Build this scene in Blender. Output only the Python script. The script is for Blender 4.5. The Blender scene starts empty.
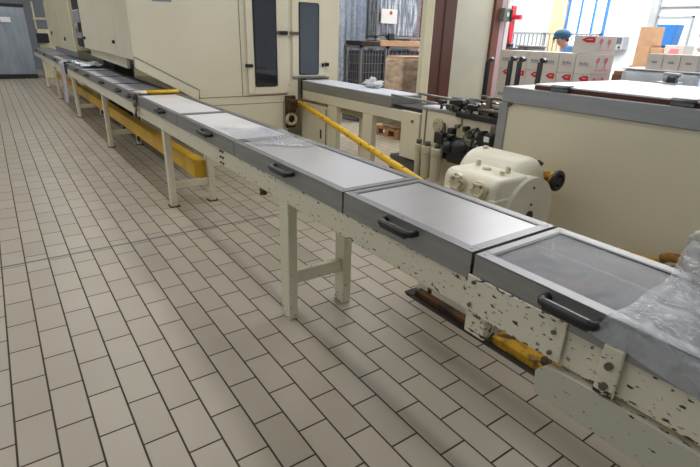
import bpy, bmesh, math, random
from mathutils import Vector, Matrix, noise as mnoise
random.seed(7)
S = bpy.context.scene
COL = S.collection

# ------------------------------------------------------------------ helpers
def lin(c):
    return tuple((v / 12.92 if v <= .04045 else ((v + .055) / 1.055) ** 2.4) for v in c)
def rgb(r, g, b):
    return lin((r / 255, g / 255, b / 255)) + (1.0,)

class MB:
    """collects shapes (world coordinates) that become one mesh object"""
    def __init__(s): s.b = bmesh.new()
    def _merge(s, t, smooth=False):
        if smooth:
            for f in t.faces: f.smooth = True
        m = bpy.data.meshes.new('tmp'); t.to_mesh(m); t.free(); s.b.from_mesh(m); bpy.data.meshes.remove(m)
    def box(s, x0, x1, y0, y1, z0, z1, bev=0, rot=None, seg=1):
        t = bmesh.new(); bmesh.ops.create_cube(t, size=1)
        sx, sy, sz = abs(x1 - x0), abs(y1 - y0), abs(z1 - z0)
        bmesh.ops.scale(t, vec=(sx, sy, sz), verts=t.verts)
        if bev:
            bmesh.ops.bevel(t, geom=t.edges[:], offset=min(bev, .45 * min(sx, sy, sz)), segments=seg, affect='EDGES', profile=.5)
        c = Vector(((x0 + x1) / 2, (y0 + y1) / 2, (z0 + z1) / 2))
        if rot is not None: bmesh.ops.transform(t, matrix=rot.to_4x4(), verts=t.verts)
        bmesh.ops.translate(t, vec=c, verts=t.verts)
        s._merge(t); return s
    def cyl(s, p0, p1, r, r2=None, n=20, bev=0, smooth=True):
        p0, p1 = Vector(p0), Vector(p1); d = p1 - p0
        t = bmesh.new()
        bmesh.ops.create_cone(t, cap_ends=True, segments=n, radius1=r, radius2=r if r2 is None else r2, depth=d.length)
        if bev:
            es = [e for e in t.edges if any(len(f.verts) > 4 for f in e.link_faces)]
            bmesh.ops.bevel(t, geom=es, offset=bev, segments=3, affect='EDGES', profile=.5)
        for f in t.faces: f.smooth = smooth and len(f.verts) <= 4
        q = Vector((0, 0, 1)).rotation_difference(d.normalized())
        bmesh.ops.transform(t, matrix=Matrix.Translation((p0 + p1) / 2) @ q.to_matrix().to_4x4(), verts=t.verts)
        s._merge(t); return s
    def tube(s, pts, r, n=10):
        pts = [Vector(p) for p in pts]; t = bmesh.new(); rings = []
        up = Vector((0, 0, 1))
        for i, p in enumerate(pts):
            d = (pts[min(i + 1, len(pts) - 1)] - pts[max(i - 1, 0)]).normalized()
            a = d.cross(up)
            if a.length < .05: a = d.cross(Vector((1, 0, 0)))
            a.normalize(); b = d.cross(a).normalized()
            rr = r[i] if isinstance(r, (list, tuple)) else r
            rings.append([t.verts.new(p + a * rr * math.cos(2 * math.pi * k / n) + b * rr * math.sin(2 * math.pi * k / n)) for k in range(n)])
        for q, w in zip(rings, rings[1:]):
            for k in range(n): t.faces.new((q[k], q[(k + 1) % n], w[(k + 1) % n], w[k])).smooth = True
        t.faces.new(rings[0][::-1]); t.faces.new(rings[-1])
        bmesh.ops.recalc_face_normals(t, faces=t.faces)
        s._merge(t); return s
    def prism(s, poly, axis, a0, a1, bev=0):
        """poly 2d in the two other axes (x,z for 'y'; y,z for 'x'; x,y for 'z')"""
        t = bmesh.new()
        def P(u, v, a): return {'x': (a, u, v), 'y': (u, a, v), 'z': (u, v, a)}[axis]
        A = [t.verts.new(P(u, v, a0)) for u, v in poly]; B = [t.verts.new(P(u, v, a1)) for u, v in poly]
        n = len(poly)
        t.faces.new(A); t.faces.new(B[::-1])
        for i in range(n): t.faces.new((A[i], B[i], B[(i + 1) % n], A[(i + 1) % n]))
        bmesh.ops.recalc_face_normals(t, faces=t.faces)
        if bev: bmesh.ops.bevel(t, geom=t.edges[:], offset=bev, segments=2, affect='EDGES', profile=.5)
        s._merge(t); return s
    def ball(s, c, r, sc=(1, 1, 1), n=16):
        t = bmesh.new(); bmesh.ops.create_uvsphere(t, u_segments=n, v_segments=n // 2 + 2, radius=r)
        bmesh.ops.scale(t, vec=sc, verts=t.verts); bmesh.ops.translate(t, vec=c, verts=t.verts)
        s._merge(t, True); return s
    def torus(s, c, R_, r, axis, n=28, m=10):
        t = bmesh.new(); rings = []
        ax = Vector(axis).normalized(); u = ax.orthogonal().normalized(); w = ax.cross(u)
        for i in range(n):
            a = 2 * math.pi * i / n; d = u * math.cos(a) + w * math.sin(a)
            rings.append([t.verts.new(Vector(c) + d * (R_ + r * math.cos(2 * math.pi * k / m)) + ax * r * math.sin(2 * math.pi * k / m)) for k in range(m)])
        for i in range(n):
            q, v = rings[i], rings[(i + 1) % n]
            for k in range(m): t.faces.new((q[k], q[(k + 1) % m], v[(k + 1) % m], v[k])).smooth = True
        bmesh.ops.recalc_face_normals(t, faces=t.faces); s._merge(t); return s
    def grid(s, f, nu, nv, thick=0):
        t = bmesh.new()
        V = [[t.verts.new(f(i / nu, j / nv)) for j in range(nv + 1)] for i in range(nu + 1)]
        for i in range(nu):
            for j in range(nv): t.faces.new((V[i][j], V[i + 1][j], V[i + 1][j + 1], V[i][j + 1])).smooth = True
        bmesh.ops.recalc_face_normals(t, faces=t.faces)
        if thick: bmesh.ops.solidify(t, geom=t.faces[:], thickness=thick)
        s._merge(t, True); return s
    def build(s, name, mat, parent=None):
        off = Vector((0, 0, 0)); p = parent
        while p is not None: off += p.location; p = p.parent
        if parent is None:
            pass
        bmesh.ops.translate(s.b, vec=-off, verts=s.b.verts)
        me = bpy.data.meshes.new(name); s.b.to_mesh(me); s.b.free()
        me.materials.append(mat)
        o = bpy.data.objects.new(name, me); COL.objects.link(o)
        if parent is not None: o.parent = parent
        return o

def tag(o, label, cat, group=None, kind=None):
    o['label'] = label
    if cat: o['category'] = cat
    if group: o['group'] = group
    if kind: o['kind'] = kind
    return o
def thing(name, label, cat, loc=(0, 0, 0), group=None):
    o = bpy.data.objects.new(name, None); o.empty_display_size = .1; COL.objects.link(o); o.location = loc
    return tag(o, label, cat, group)
def struct(name, label, mb, mat):
    o = mb.build(name, mat); o['kind'] = 'structure'; o['label'] = label; return o
def kids(o): return [c for c in COL.objects if c.parent == o]
def copy_tree(o, loc=None, label=None, parent=None):
    c = o.copy(); COL.objects.link(c); c.parent = parent
    if loc is not None: c.location = loc
    if label: c['label'] = label
    for k in kids(o): copy_tree(k, parent=c)
    return c

# ------------------------------------------------------------------ materials
MATS = {}
def mat(name, col, rough=.5, metal=0., var=.06, scale=4., bump=0., bscale=40., spec=.5, stretch=None, col2=None, thr=None, alpha=1., trans=0., ramp=None, roughvar=0.):
    m = bpy.data.materials.new(name); m.use_nodes = True; MATS[name] = m
    nt = m.node_tree; N = nt.nodes; L = nt.links; b = N['Principled BSDF']
    b.inputs['Roughness'].default_value = rough; b.inputs['Metallic'].default_value = metal
    b.inputs['Specular IOR Level'].default_value = spec
    b.inputs['Alpha'].default_value = alpha
    if trans: b.inputs['Transmission Weight'].default_value = trans
    tc = N.new('ShaderNodeTexCoord'); vec = tc.outputs['Object']
    if stretch:
        mp = N.new('ShaderNodeMapping'); mp.inputs['Scale'].default_value = stretch; L.new(vec, mp.inputs[0]); vec = mp.outputs[0]
    n = N.new('ShaderNodeTexNoise'); n.inputs['Scale'].default_value = scale; n.inputs['Detail'].default_value = 5; L.new(vec, n.inputs['Vector'])
    mx = N.new('ShaderNodeMix'); mx.data_type = 'RGBA'
    c = Vector(col[:3])
    mx.inputs[6].default_value = (*(c * (1 - var)), 1); mx.inputs[7].default_value = (*[min(1, v * (1 + var)) for v in c], 1) if col2 is None else col2
    rr = N.new('ShaderNodeMapRange'); rr.inputs[1].default_value = .35; rr.inputs[2].default_value = .65
    if thr: rr.inputs[1].default_value, rr.inputs[2].default_value = thr
    L.new(n.outputs['Fac'], rr.inputs[0]); L.new(rr.outputs[0], mx.inputs[0]); L.new(mx.outputs[2], b.inputs['Base Color'])
    if col2 is not None: mx.inputs[6].default_value = col
    if roughvar:
        r2 = N.new('ShaderNodeMapRange'); r2.inputs[3].default_value = rough - roughvar; r2.inputs[4].default_value = rough + roughvar
        L.new(n.outputs['Fac'], r2.inputs[0]); L.new(r2.outputs[0], b.inputs['Roughness'])
    if bump:
        n2 = N.new('ShaderNodeTexNoise'); n2.inputs['Scale'].default_value = bscale; n2.inputs['Detail'].default_value = 4; L.new(vec, n2.inputs['Vector'])
        bp = N.new('ShaderNodeBump'); bp.inputs['Strength'].default_value = bump; bp.inputs['Distance'].default_value = .01
        L.new(n2.outputs['Fac'], bp.inputs['Height']); L.new(bp.outputs[0], b.inputs['Normal'])
    return m

CREAM = rgb(230, 223, 199)
m_cream = mat('cream_enamel', CREAM, .38, var=.035, scale=1.6)
m_cream_clean = mat('cream_gear_paint', rgb(236, 231, 212), .3, var=.03, scale=3)
m_cream_dirty = mat('cream_grimy', rgb(190, 182, 152), .5, var=.1, scale=14, bump=.1)
m_cream_rust = mat('cream_grease_marked', rgb(214, 205, 176), .45, scale=34, col2=rgb(110, 78, 40), thr=(.56, .68))
m_far_cream = mat('cream_far_panel', rgb(206, 199, 170), .45, var=.05, scale=2)

def chipped(name, base, zramp, dens=.5, ywear=True):
    m = bpy.data.materials.new(name); m.use_nodes = True
    nt = m.node_tree; N = nt.nodes; L = nt.links; b = N['Principled BSDF']
    b.inputs['Roughness'].default_value = .42
    g = N.new('ShaderNodeNewGeometry'); sp = N.new('ShaderNodeSeparateXYZ'); L.new(g.outputs['Position'], sp.inputs[0])
    cr = N.new('ShaderNodeValToRGB'); e = cr.color_ramp.elements
    e[0].position, e[0].color = zramp[0][0], (zramp[0][1],) * 3 + (1,)
    e[1].position, e[1].color = zramp[-1][0], (zramp[-1][1],) * 3 + (1,)
    for p, v in zramp[1:-1]:
        q = e.new(p); q.color = (v, v, v, 1)
    L.new(sp.outputs['Z'], cr.inputs[0])
    n1 = N.new('ShaderNodeTexNoise'); n1.inputs['Scale'].default_value = 80; n1.inputs['Detail'].default_value = 4; n1.inputs['Roughness'].default_value = .6
    n0 = N.new('ShaderNodeTexNoise'); n0.inputs['Scale'].default_value = 9; n0.inputs['Detail'].default_value = 2
    mp = N.new('ShaderNodeMapping'); mp.inputs['Scale'].default_value = (1, .5, 1.15); L.new(g.outputs['Position'], mp.inputs[0])
    L.new(mp.outputs[0], n1.inputs['Vector']); L.new(g.outputs['Position'], n0.inputs['Vector'])
    def math_(op, a, bb):
        q = N.new('ShaderNodeMath'); q.operation = op
        for i, v in enumerate((a, bb)):
            if isinstance(v, (int, float)): q.inputs[i].default_value = v
            else: L.new(v, q.inputs[i])
        return q.outputs[0]
    # wear grows towards the busy near end of the line
    mr = N.new('ShaderNodeMapRange'); mr.inputs[1].default_value = 2.2; mr.inputs[2].default_value = -1.1; mr.inputs[3].default_value = .25; mr.inputs[4].default_value = 1.0
    L.new(sp.outputs['Y'], mr.inputs[0])
    w = math_('MULTIPLY', cr.outputs['Color'], mr.outputs[0]) if ywear else cr.outputs['Color']
    w = math_('MULTIPLY', w, math_('ADD', math_('MULTIPLY', n0.outputs['Fac'], 1.6), -.2))
    v = math_('ADD', n1.outputs['Fac'], math_('MULTIPLY', w, dens * .34))
    st = N.new('ShaderNodeMapRange'); st.inputs[1].default_value = .665; st.inputs[2].default_value = .70; L.new(v, st.inputs[0])
    mx = N.new('ShaderNodeMix'); mx.data_type = 'RGBA'; mx.inputs[6].default_value = base; mx.inputs[7].default_value = rgb(62, 46, 34)
    L.new(st.outputs[0], mx.inputs[0])
    n3 = N.new('ShaderNodeTexNoise'); n3.inputs['Scale'].default_value = 5; L.new(g.outputs['Position'], n3.inputs['Vector'])
    mx2 = N.new('ShaderNodeMix'); mx2.data_type = 'RGBA'; mx2.blend_type = 'MULTIPLY'; mx2.inputs[0].default_value = .22
    L.new(mx.outputs[2], mx2.inputs[6]); L.new(n3.outputs['Color'], mx2.inputs[7])
    L.new(mx.outputs[2], b.inputs['Base Color'])
    bp = N.new('ShaderNodeBump'); bp.inputs['Strength'].default_value = .5; bp.inputs['Distance'].default_value = .002; bp.invert = True
    L.new(st.outputs[0], bp.inputs['Height']); L.new(bp.outputs[0], b.inputs['Normal'])
    return m
m_frame = chipped('cream_paint_chipped', CREAM, [(0, 1), (.03, .9), (.09, .35), (.16, .05), (.62, .05), (.645, 1), (.665, .45), (.69, .22), (.73, .35), (.75, 1)], .62)
m_plate = chipped('cream_plate_chipped', CREAM, [(0, 1.0), (.655, 1.0), (.664, .55), (.68, .35), (.752, .35), (.761, .7), (.766, 1), (1, 1)], .66)
m_guard = chipped('cream_guard_shaded', rgb(200, 196, 178), [(0, .2), (.52, .9), (.545, .15), (.62, .15), (.645, .9)], .5)  # frame cream darkened: shadow on the guard painted into its base tone

m_steel = mat('brushed_steel', rgb(116, 117, 119), .44, .8, var=.06, scale=3, stretch=(8, .6, 8), roughvar=.05)
m_band = mat('steel_band_brushed', rgb(166, 167, 168), .36, .8, var=.06, scale=3, stretch=(8, .6, 8), roughvar=.04)
m_steel_dark = mat('dull_steel_skirt', rgb(156, 156, 154), .45, .7, var=.06, scale=3, stretch=(1, 1, 12))
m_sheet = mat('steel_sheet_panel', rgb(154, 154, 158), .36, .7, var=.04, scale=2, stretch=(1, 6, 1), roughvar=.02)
m_sheet_sheen_mid = mat('steel_panel_mid_sheen', rgb(190, 190, 195), .3, .55, var=.04, scale=2, roughvar=.05)  # same steel panel, lightened: part of its reflection painted into the colour
m_sheet_sheen = mat('steel_panel_pale_sheen', rgb(226, 225, 233), .3, .25, var=.05, scale=3, roughvar=.08)  # palest panel copy: bright reflection on farther lids painted as base colour
m_gasket = mat('black_gasket', rgb(34, 34, 38), .5)
m_black = mat('black_plastic', rgb(30, 30, 33), .38, bump=.05)
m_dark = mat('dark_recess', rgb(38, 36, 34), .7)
m_rust = mat('rusty_foot', rgb(92, 58, 38), .8, var=.3, scale=30)
m_bolt = mat('zinc_bolt', rgb(120, 112, 100), .4, .8)
m_yellow = mat('yellow_enamel', rgb(226, 178, 22), .38, var=.08, scale=6)
m_yellow_far = mat('yellow_trunking_paint', rgb(214, 168, 34), .42, var=.1, scale=5)
m_yellow_dirty = mat('yellow_floor_paint', rgb(206, 158, 32), .6, scale=16, col2=rgb(84, 60, 34), thr=(.46, .64), bump=.2)
m_yellow_pipe = mat('yellow_pipe_marked', rgb(228, 180, 26), .42, scale=18, col2=rgb(60, 46, 22), thr=(.60, .66))
m_grease = mat('brown_grease', rgb(74, 50, 30), .5, var=.3, scale=20, bump=.3)
m_rubber = mat('black_rubber_strip', rgb(30, 27, 25), .6, var=.3, scale=30, bump=.3)
m_pink = mat('pink_wafer', rgb(206, 150, 130), .6, var=.08, scale=20)
m_belt = mat('grey_belt', rgb(128, 134, 146), .6, var=.06)
m_belt_and_sheen = mat('pale_belt_and_lid_sheen', rgb(204, 210, 222), .4, var=.04)  # real belt colour, also used as painted sheen on the infeed lid
m_cloth = mat('white_cloth', rgb(232, 234, 240), .9, var=.02)
m_cloth_lilac = mat('lilac_cloth', rgb(186, 180, 192), .85, var=.06, bump=.2)
m_teal = mat('teal_glove', rgb(80, 140, 150), .5)
m_brown = mat('brown_steel_paint', rgb(98, 62, 50), .5, var=.06)
m_brown2 = mat('brown_frame_paint', rgb(120, 76, 62), .5, var=.06)
m_pinkpost = mat('pinkish_post', rgb(196, 170, 178), .5)
m_white = mat('white_paint', rgb(232, 233, 236), .5, var=.02)
m_wall = mat('pale_wall_paint', rgb(204, 214, 226), .7, var=.02)
m_wall_grey = mat('grey_wall', rgb(120, 126, 134), .8, var=.05, scale=1)
m_ceiling = mat('ceiling_panel', rgb(150, 152, 152), .8, var=.02)
m_beige = mat('beige_pillar', rgb(208, 184, 150), .7)
m_blue = mat('blue_frame', rgb(62, 112, 190), .4)
m_bluebin = mat('blue_plastic', rgb(38, 112, 190), .45)
m_red = mat('red_paint', rgb(196, 34, 50), .4)
m_pinkmark = mat('pink_print', rgb(228, 130, 138), .7)
m_carton = mat('grey_white_carton', rgb(206, 200, 196), .8, var=.03)
m_tape = mat('print_grey', rgb(146, 142, 146), .8)
m_kraft = mat('kraft_cardboard', rgb(184, 148, 116), .85, var=.08, scale=8)
m_wood = mat('pallet_wood', rgb(150, 112, 78), .85, var=.15, scale=12, stretch=(1, 8, 8))
m_wrapkraft = mat('wrapped_kraft', rgb(176, 156, 142), .22, var=.26, scale=7, bump=.9, bscale=12, stretch=(1, 1, 2.5))
m_wrapgrey = mat('wrapped_blue_grey', rgb(140, 150, 160), .35, var=.12, scale=3, bump=.3, bscale=10, stretch=(3, 3, .6))
m_streaks = mat('streaky_film_filling', rgb(120, 128, 142), .25, .2, scale=5, stretch=(6, 6, .6), col2=rgb(224, 228, 236), thr=(.45, .62))
m_wrapsilver = mat('wrapped_silver', rgb(196, 204, 216), .25, .25, var=.14, scale=6, bump=.5, bscale=12)
m_glassdark = mat('dark_window_glass', rgb(34, 34, 42), .08, spec=.8, var=.1)
m_glassgrey = mat('grey_window_glass', rgb(74, 80, 90), .1, spec=.8, var=.1, scale=1.2)
m_darkcage = mat('dark_cage_filling', rgb(52, 54, 64), .6, var=.3, scale=6)
m_cagewire = mat('cage_wire', rgb(130, 132, 138), .4, .6)
m_grey = mat('grey_box_paint', rgb(150, 154, 158), .5)
m_hose = mat('grey_hose', rgb(86, 86, 84), .5)
m_filter = mat('filter_bowl', rgb(196, 190, 164), .35)
m_skin = mat('skin', rgb(196, 146, 122), .55)
m_smock = mat('blue_smock', rgb(104, 154, 206), .8, bump=.1)
m_cap = mat('teal_blue_cap', rgb(52, 96, 128), .8)
m_trouser = mat('white_trousers', rgb(222, 224, 228), .8)
m_hair = mat('dark_hair', rgb(48, 36, 30), .7)
m_paper = mat('paper_sheet', rgb(232, 232, 236), .8, var=.02)

def film_mat(name, tint, opac, rough, bump=.8, spec=.9):
    m = bpy.data.materials.new(name); m.use_nodes = True; nt = m.node_tree; N = nt.nodes; L = nt.links
    N.remove(N['Principled BSDF']); out = N['Material Output']
    tr = N.new('ShaderNodeBsdfTransparent'); tr.inputs[0].default_value = (.95, .96, .97, 1)
    df = N.new('ShaderNodeBsdfPrincipled'); df.inputs['Base Color'].default_value = tint; df.inputs['Roughness'].default_value = rough; df.inputs['Specular IOR Level'].default_value = spec
    tc = N.new('ShaderNodeTexCoord'); n = N.new('ShaderNodeTexNoise'); n.inputs['Scale'].default_value = 11; n.inputs['Detail'].default_value = 3; n.inputs['Distortion'].default_value = 1.4
    L.new(tc.outputs['Object'], n.inputs['Vector'])
    bp = N.new('ShaderNodeBump'); bp.inputs['Strength'].default_value = bump; bp.inputs['Distance'].default_value = .012; L.new(n.outputs['Fac'], bp.inputs['Height']); L.new(bp.outputs[0], df.inputs['Normal'])
    mr = N.new('ShaderNodeMapRange'); mr.inputs[1].default_value = .3; mr.inputs[2].default_value = .7; mr.inputs[3].default_value = opac - .12; mr.inputs[4].default_value = opac + .12
    L.new(n.outputs['Fac'], mr.inputs[0])
    mx = N.new('ShaderNodeMixShader'); L.new(mr.outputs[0], mx.inputs[0]); L.new(tr.outputs[0], mx.inputs[1]); L.new(df.outputs[0], mx.inputs[2])
    L.new(mx.outputs[0], out.inputs[0]); return m
m_film = film_mat('clear_film', rgb(206, 210, 216), .36, .1)
m_film_bag = film_mat('cloudy_film', rgb(206, 204, 192), .7, .2)
m_film_curtain = film_mat('hanging_film', rgb(206, 218, 236), .5, .12)
m_plexi = film_mat('smoky_plexiglass', rgb(66, 71, 82), .5, .3, .0, .15)
m_pane = film_mat('window_pane', rgb(230, 240, 250), .12, .05, .0)

def tile_mat():
    m = bpy.data.materials.new('floor_tiles'); m.use_nodes = True; nt = m.node_tree; N = nt.nodes; L = nt.links; b = N['Principled BSDF']
    W = .125; TL = 2.016 * W
    tc = N.new('ShaderNodeTexCoord'); sp = N.new('ShaderNodeSeparateXYZ'); L.new(tc.outputs['Object'], sp.inputs[0])
    def mth(op, a, c=None):
        q = N.new('ShaderNodeMath'); q.operation = op
        for i, v in enumerate((a, c)):
            if v is None: continue
            if isinstance(v, (int, float)): q.inputs[i].default_value = v
            else: L.new(v, q.inputs[i])
        return q.outputs[0]
    cb = N.new('ShaderNodeCombineXYZ')
    L.new(mth('ADD', sp.outputs['Y'], 200 * TL + TL * .5), cb.inputs[0])
    L.new(mth('ADD', sp.outputs['X'], 200 * W), cb.inputs[1])
    br = N.new('ShaderNodeTexBrick'); br.offset = .5; br.offset_frequency = 2; br.squash = 1
    br.inputs['Scale'].default_value = 1; br.inputs['Brick Width'].default_value = TL; br.inputs['Row Height'].default_value = W
    br.inputs['Mortar Size'].default_value = .0040; br.inputs['Mortar Smooth'].default_value = .25; br.inputs['Bias'].default_value = 0
    br.inputs['Color1'].default_value = rgb(165, 156, 141); br.inputs['Color2'].default_value = rgb(175, 166, 151); br.inputs['Mortar'].default_value = rgb(58, 47, 38)
    L.new(cb.outputs[0], br.inputs['Vector'])
    n = N.new('ShaderNodeTexNoise'); n.inputs['Scale'].default_value = 1.3; n.inputs['Detail'].default_value = 6; L.new(tc.outputs['Object'], n.inputs['Vector'])
    mr = N.new('ShaderNodeMapRange'); mr.inputs[1].default_value = .3; mr.inputs[2].default_value = .7; mr.inputs[3].default_value = .93; mr.inputs[4].default_value = 1.05; L.new(n.outputs['Fac'], mr.inputs[0])
    mx = N.new('ShaderNodeMix'); mx.data_type = 'RGBA'; mx.blend_type = 'MULTIPLY'; mx.inputs[0].default_value = 1; L.new(br.outputs['Color'], mx.inputs[6]); L.new(mr.outputs[0], mx.inputs[7])
    # sealed expansion joint across the hall
    d = mth('ABSOLUTE', mth('SUBTRACT', sp.outputs['Y'], 1.545)); jl = mth('LESS_THAN', d, .010)
    mx2 = N.new('ShaderNodeMix'); mx2.data_type = 'RGBA'; L.new(jl, mx2.inputs[0]); L.new(mx.outputs[2], mx2.inputs[6]); mx2.inputs[7].default_value = rgb(78, 78, 82)
    L.new(mx2.outputs[2], b.inputs['Base Color'])
    rr = N.new('ShaderNodeMapRange'); rr.inputs[3].default_value = .36; rr.inputs[4].default_value = .8; L.new(br.outputs['Fac'], rr.inputs[0]); L.new(rr.outputs[0], b.inputs['Roughness'])
    b.inputs['Specular IOR Level'].default_value = .4
    bp = N.new('ShaderNodeBump'); bp.invert = True; bp.inputs['Strength'].default_value = .6; bp.inputs['Distance'].default_value = .003; L.new(br.outputs['Fac'], bp.inputs['Height']); L.new(bp.outputs[0], b.inputs['Normal'])
    return m
m_floor = tile_mat()

def emit(name, col, st):
    m = bpy.data.materials.new(name); m.use_nodes = True; b = m.node_tree.nodes['Principled BSDF']
    b.inputs['Base Color'].default_value = col; b.inputs['Emission Color'].default_value = col; b.inputs['Emission Strength'].default_value = st; return m
m_tubelight = emit('fluorescent_tube', (1, .97, .92, 1), 3)

# ------------------------------------------------------------------ the setting
X0, X1, Y0, Y1, ZC = -5.0, 13.0, -7.0, 19.0, 4.6
struct('floor', 'floor of beige rectangular tiles laid in running bond with dark joints', MB().box(X0 - .2, X1 + .2, Y0 - .2, Y1 + .2, -.1, 0), m_floor)
struct('ceiling', 'pale ceiling of the hall', MB().box(X0 - .2, X1 + .2, Y0 - .2, Y1 + .2, ZC, ZC + .1), m_ceiling)
struct('wall_back', 'grey far wall at the left end of the hall', MB().box(X0 - .2, X1 + .2, Y1, Y1 + .2, 0, ZC), m_wall_grey)
struct('wall_left', 'plain wall along the left side', MB().box(X0 - .2, X0, Y0 - .2, Y1 + .2, 0, ZC), m_wall)
struct('wall_front', 'plain wall behind the viewer', MB().box(X0 - .2, X1 + .2, Y0 - .2, Y0, 0, ZC), m_wall)
# right wall (at x = 13) with two daylight windows
w = MB()
WY = [(-5.6, -1.6), (5.24, 6.34)]       # window openings along y
zlo, zhi = .7, 3.4
w.box(X1, X1 + .2, Y0 - .2, WY[0][0], 0, ZC); w.box(X1, X1 + .2, WY[0][1], WY[1][0], 0, ZC); w.box(X1, X1 + .2, WY[1][1], Y1 + .2, 0, ZC)
for a, b_ in WY:
    w.box(X1, X1 + .2, a, b_, 0, zlo); w.box(X1, X1 + .2, a, b_, zhi, ZC)
struct('wall_right', 'bright white wall at the far right side of the hall', w, m_wall)
for i, (a, b_) in enumerate(WY):
    t = thing('window_%d' % (i + 1), ['daylight window outside the frame on the right', 'bright daylight window with blue frame beyond the cartons'][1 if i == 1 else 0], 'window', (X1, (a + b_) / 2, zlo))
    t['kind'] = 'structure'; del t['category']
    f = MB(); th = .07
    f.box(X1 - .03, X1 + .12, a, a + th, zlo, zhi); f.box(X1 - .03, X1 + .12, b_ - th, b_, zlo, zhi)
    f.box(X1 - .03, X1 + .12, a, b_, zlo, zlo + th); f.box(X1 - .03, X1 + .12, a, b_, zhi - th, zhi)
    for k in (1, 2): f.box(X1, X1 + .1, a + (b_ - a) * k / 3 - .03, a + (b_ - a) * k / 3 + .03, zlo, zhi)
    f.build('window_frame', m_blue, t)
    MB().box(X1 + .05, X1 + .06, a + th, b_ - th, zlo + th, zhi - th).build('window_pane', m_pane, t)
    sl = MB().box(X1 - .12, X1 + .05, a - .05, b_ + .05, zlo - .05, zlo, .01); sl.build('window_sill', m_white, t)
struct('trim_1', 'beige pillar on the bright wall left of the blue window', MB().box(X1 - .12, X1, 6.36, 6.75, 0, ZC, .01), m_beige)
struct('trim_2', 'added grey strip for the shading at the wall edge beside the door', MB().box(X1 - .12, X1 + .0, 4.02, 4.2, 0, ZC, .02), m_grey)  # grey strip added where the wall edge only shows shading
t = thing('door_1', 'pale blue door with a thin frame on the bright wall at far right', None, (X1, 3.6, 0)); t['kind'] = 'structure'
MB().box(X1 - .06, X1 - .005, 3.30, 3.98, 0, 2.0, .006).build('door_leaf', mat('door_paint', rgb(190, 204, 220), .5), t)
f = MB().box(X1 - .08, X1, 3.98, 4.01, 0, 2.03).box(X1 - .08, X1, 3.27, 3.30, 0, 2.03).box(X1 - .08, X1, 3.27, 4.01, 2.0, 2.04)
f.build('door_frame', m_grey, t)
MB().cyl((X1 - .08, 3.9, 1.0), (X1 - .14, 3.9, 1.0), .02).box(X1 - .15, X1 - .13, 3.78, 3.92, .985, 1.015).build('door_handle', m_bolt, t)
struct('trim_3', 'grey frame line of the high panels above the door', MB().box(X1 - .06, X1, .5, 4.0, 2.22, 2.25).box(X1 - .06, X1, 3.05, 3.08, 2.25, 3.2).box(X1 - .06, X1, 2.3, 2.36, 0, 2.22), m_grey)
# cream partition with brown door frame right of the column
struct('wall_partition', 'cream partition panel between the brown column and the bright room', MB().box(5.0, 6.27, 3.22, 3.34, 0, ZC, .005), mat('partition_paint', rgb(196, 194, 178), .5, var=.03))
t = thing('door_frame', 'brown and pinkish door post at the edge of the cream partition, opening to the bright room', 'door frame', (6.4, 3.28, 0)); t['kind'] = 'structure'; del t['category']
MB().box(6.272, 6.42, 3.18, 3.36, 0, ZC - .002, .006).build('brown_jamb', m_brown2, t)
MB().box(6.42, 6.55, 3.2, 3.34, 0, ZC - .002, .006).build('pink_jamb', m_pinkpost, t)
MB().box(6.55, 6.64, 3.19, 3.35, 0, ZC - .002, .006).build('white_edge', m_white, t)

# ceiling lights
def ceiling_light(x, y, e, lab, ln=3.6, w_=.3):
    t = thing('ceiling_light', lab, 'ceiling light', (x, y, ZC), 'fluorescent ceiling lights')
    MB().box(x - .16, x + .16, y - ln / 2 - .05, y + ln / 2 + .05, ZC - .08, ZC - .001, .01).build('housing', m_white, t)
    for d in (-.07, .07): MB().cyl((x + d, y - ln / 2, ZC - .1), (x + d, y + ln / 2, ZC - .1), .016, n=10).build('tube', m_tubelight, t)
    l = bpy.data.lights.new('lamp_light', 'AREA'); l.shape = 'RECTANGLE'; l.size = w_; l.size_y = ln; l.energy = e; l.color = (1, .99, .97)
    o = bpy.data.objects.new('lamp_light', l); COL.objects.link(o); o.parent = t; o.location = (0, 0, -.13)
for x in (-3.8, -1.4, 1.0, 3.4, 5.8):
    for y, e in ((-4.4, 8), (.6, 52), (5.4, 88), (10.2, 64), (15.0, 40)):
        ceiling_light(x, y, e * {-3.8: .35, -1.4: .6, 1.0: .9, 3.4: 1.1, 5.8: 1.3}[x], 'fluorescent batten on the hall ceiling')
for x in (8.4, 10.2, 12.0):
    for y in (2.0, 5.8):
        ceiling_light(x, y, 240, 'fluorescent batten on the ceiling of the bright end of the hall')
def daylight(loc, target, sx, sy, e, col=(.86, .93, 1)):
    l = bpy.data.lights.new('window_daylight', 'AREA'); l.shape = 'RECTANGLE'; l.size = sx; l.size_y = sy; l.energy = e; l.color = col
    o = bpy.data.objects.new('window_daylight', l); COL.objects.link(o); o.location = loc
    o.rotation_euler = (Vector(target) - Vector(loc)).to_track_quat('-Z', 'Y').to_euler()
daylight((X1 + .5, -3.6, 2.2), (X1 - 6, -3.0, 1.2), 4.0, 2.6, 120)
daylight((X1 + .5, 5.9, 2.2), (X1 - 6, 5.5, 1.2), 1.4, 2.6, 500)

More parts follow.
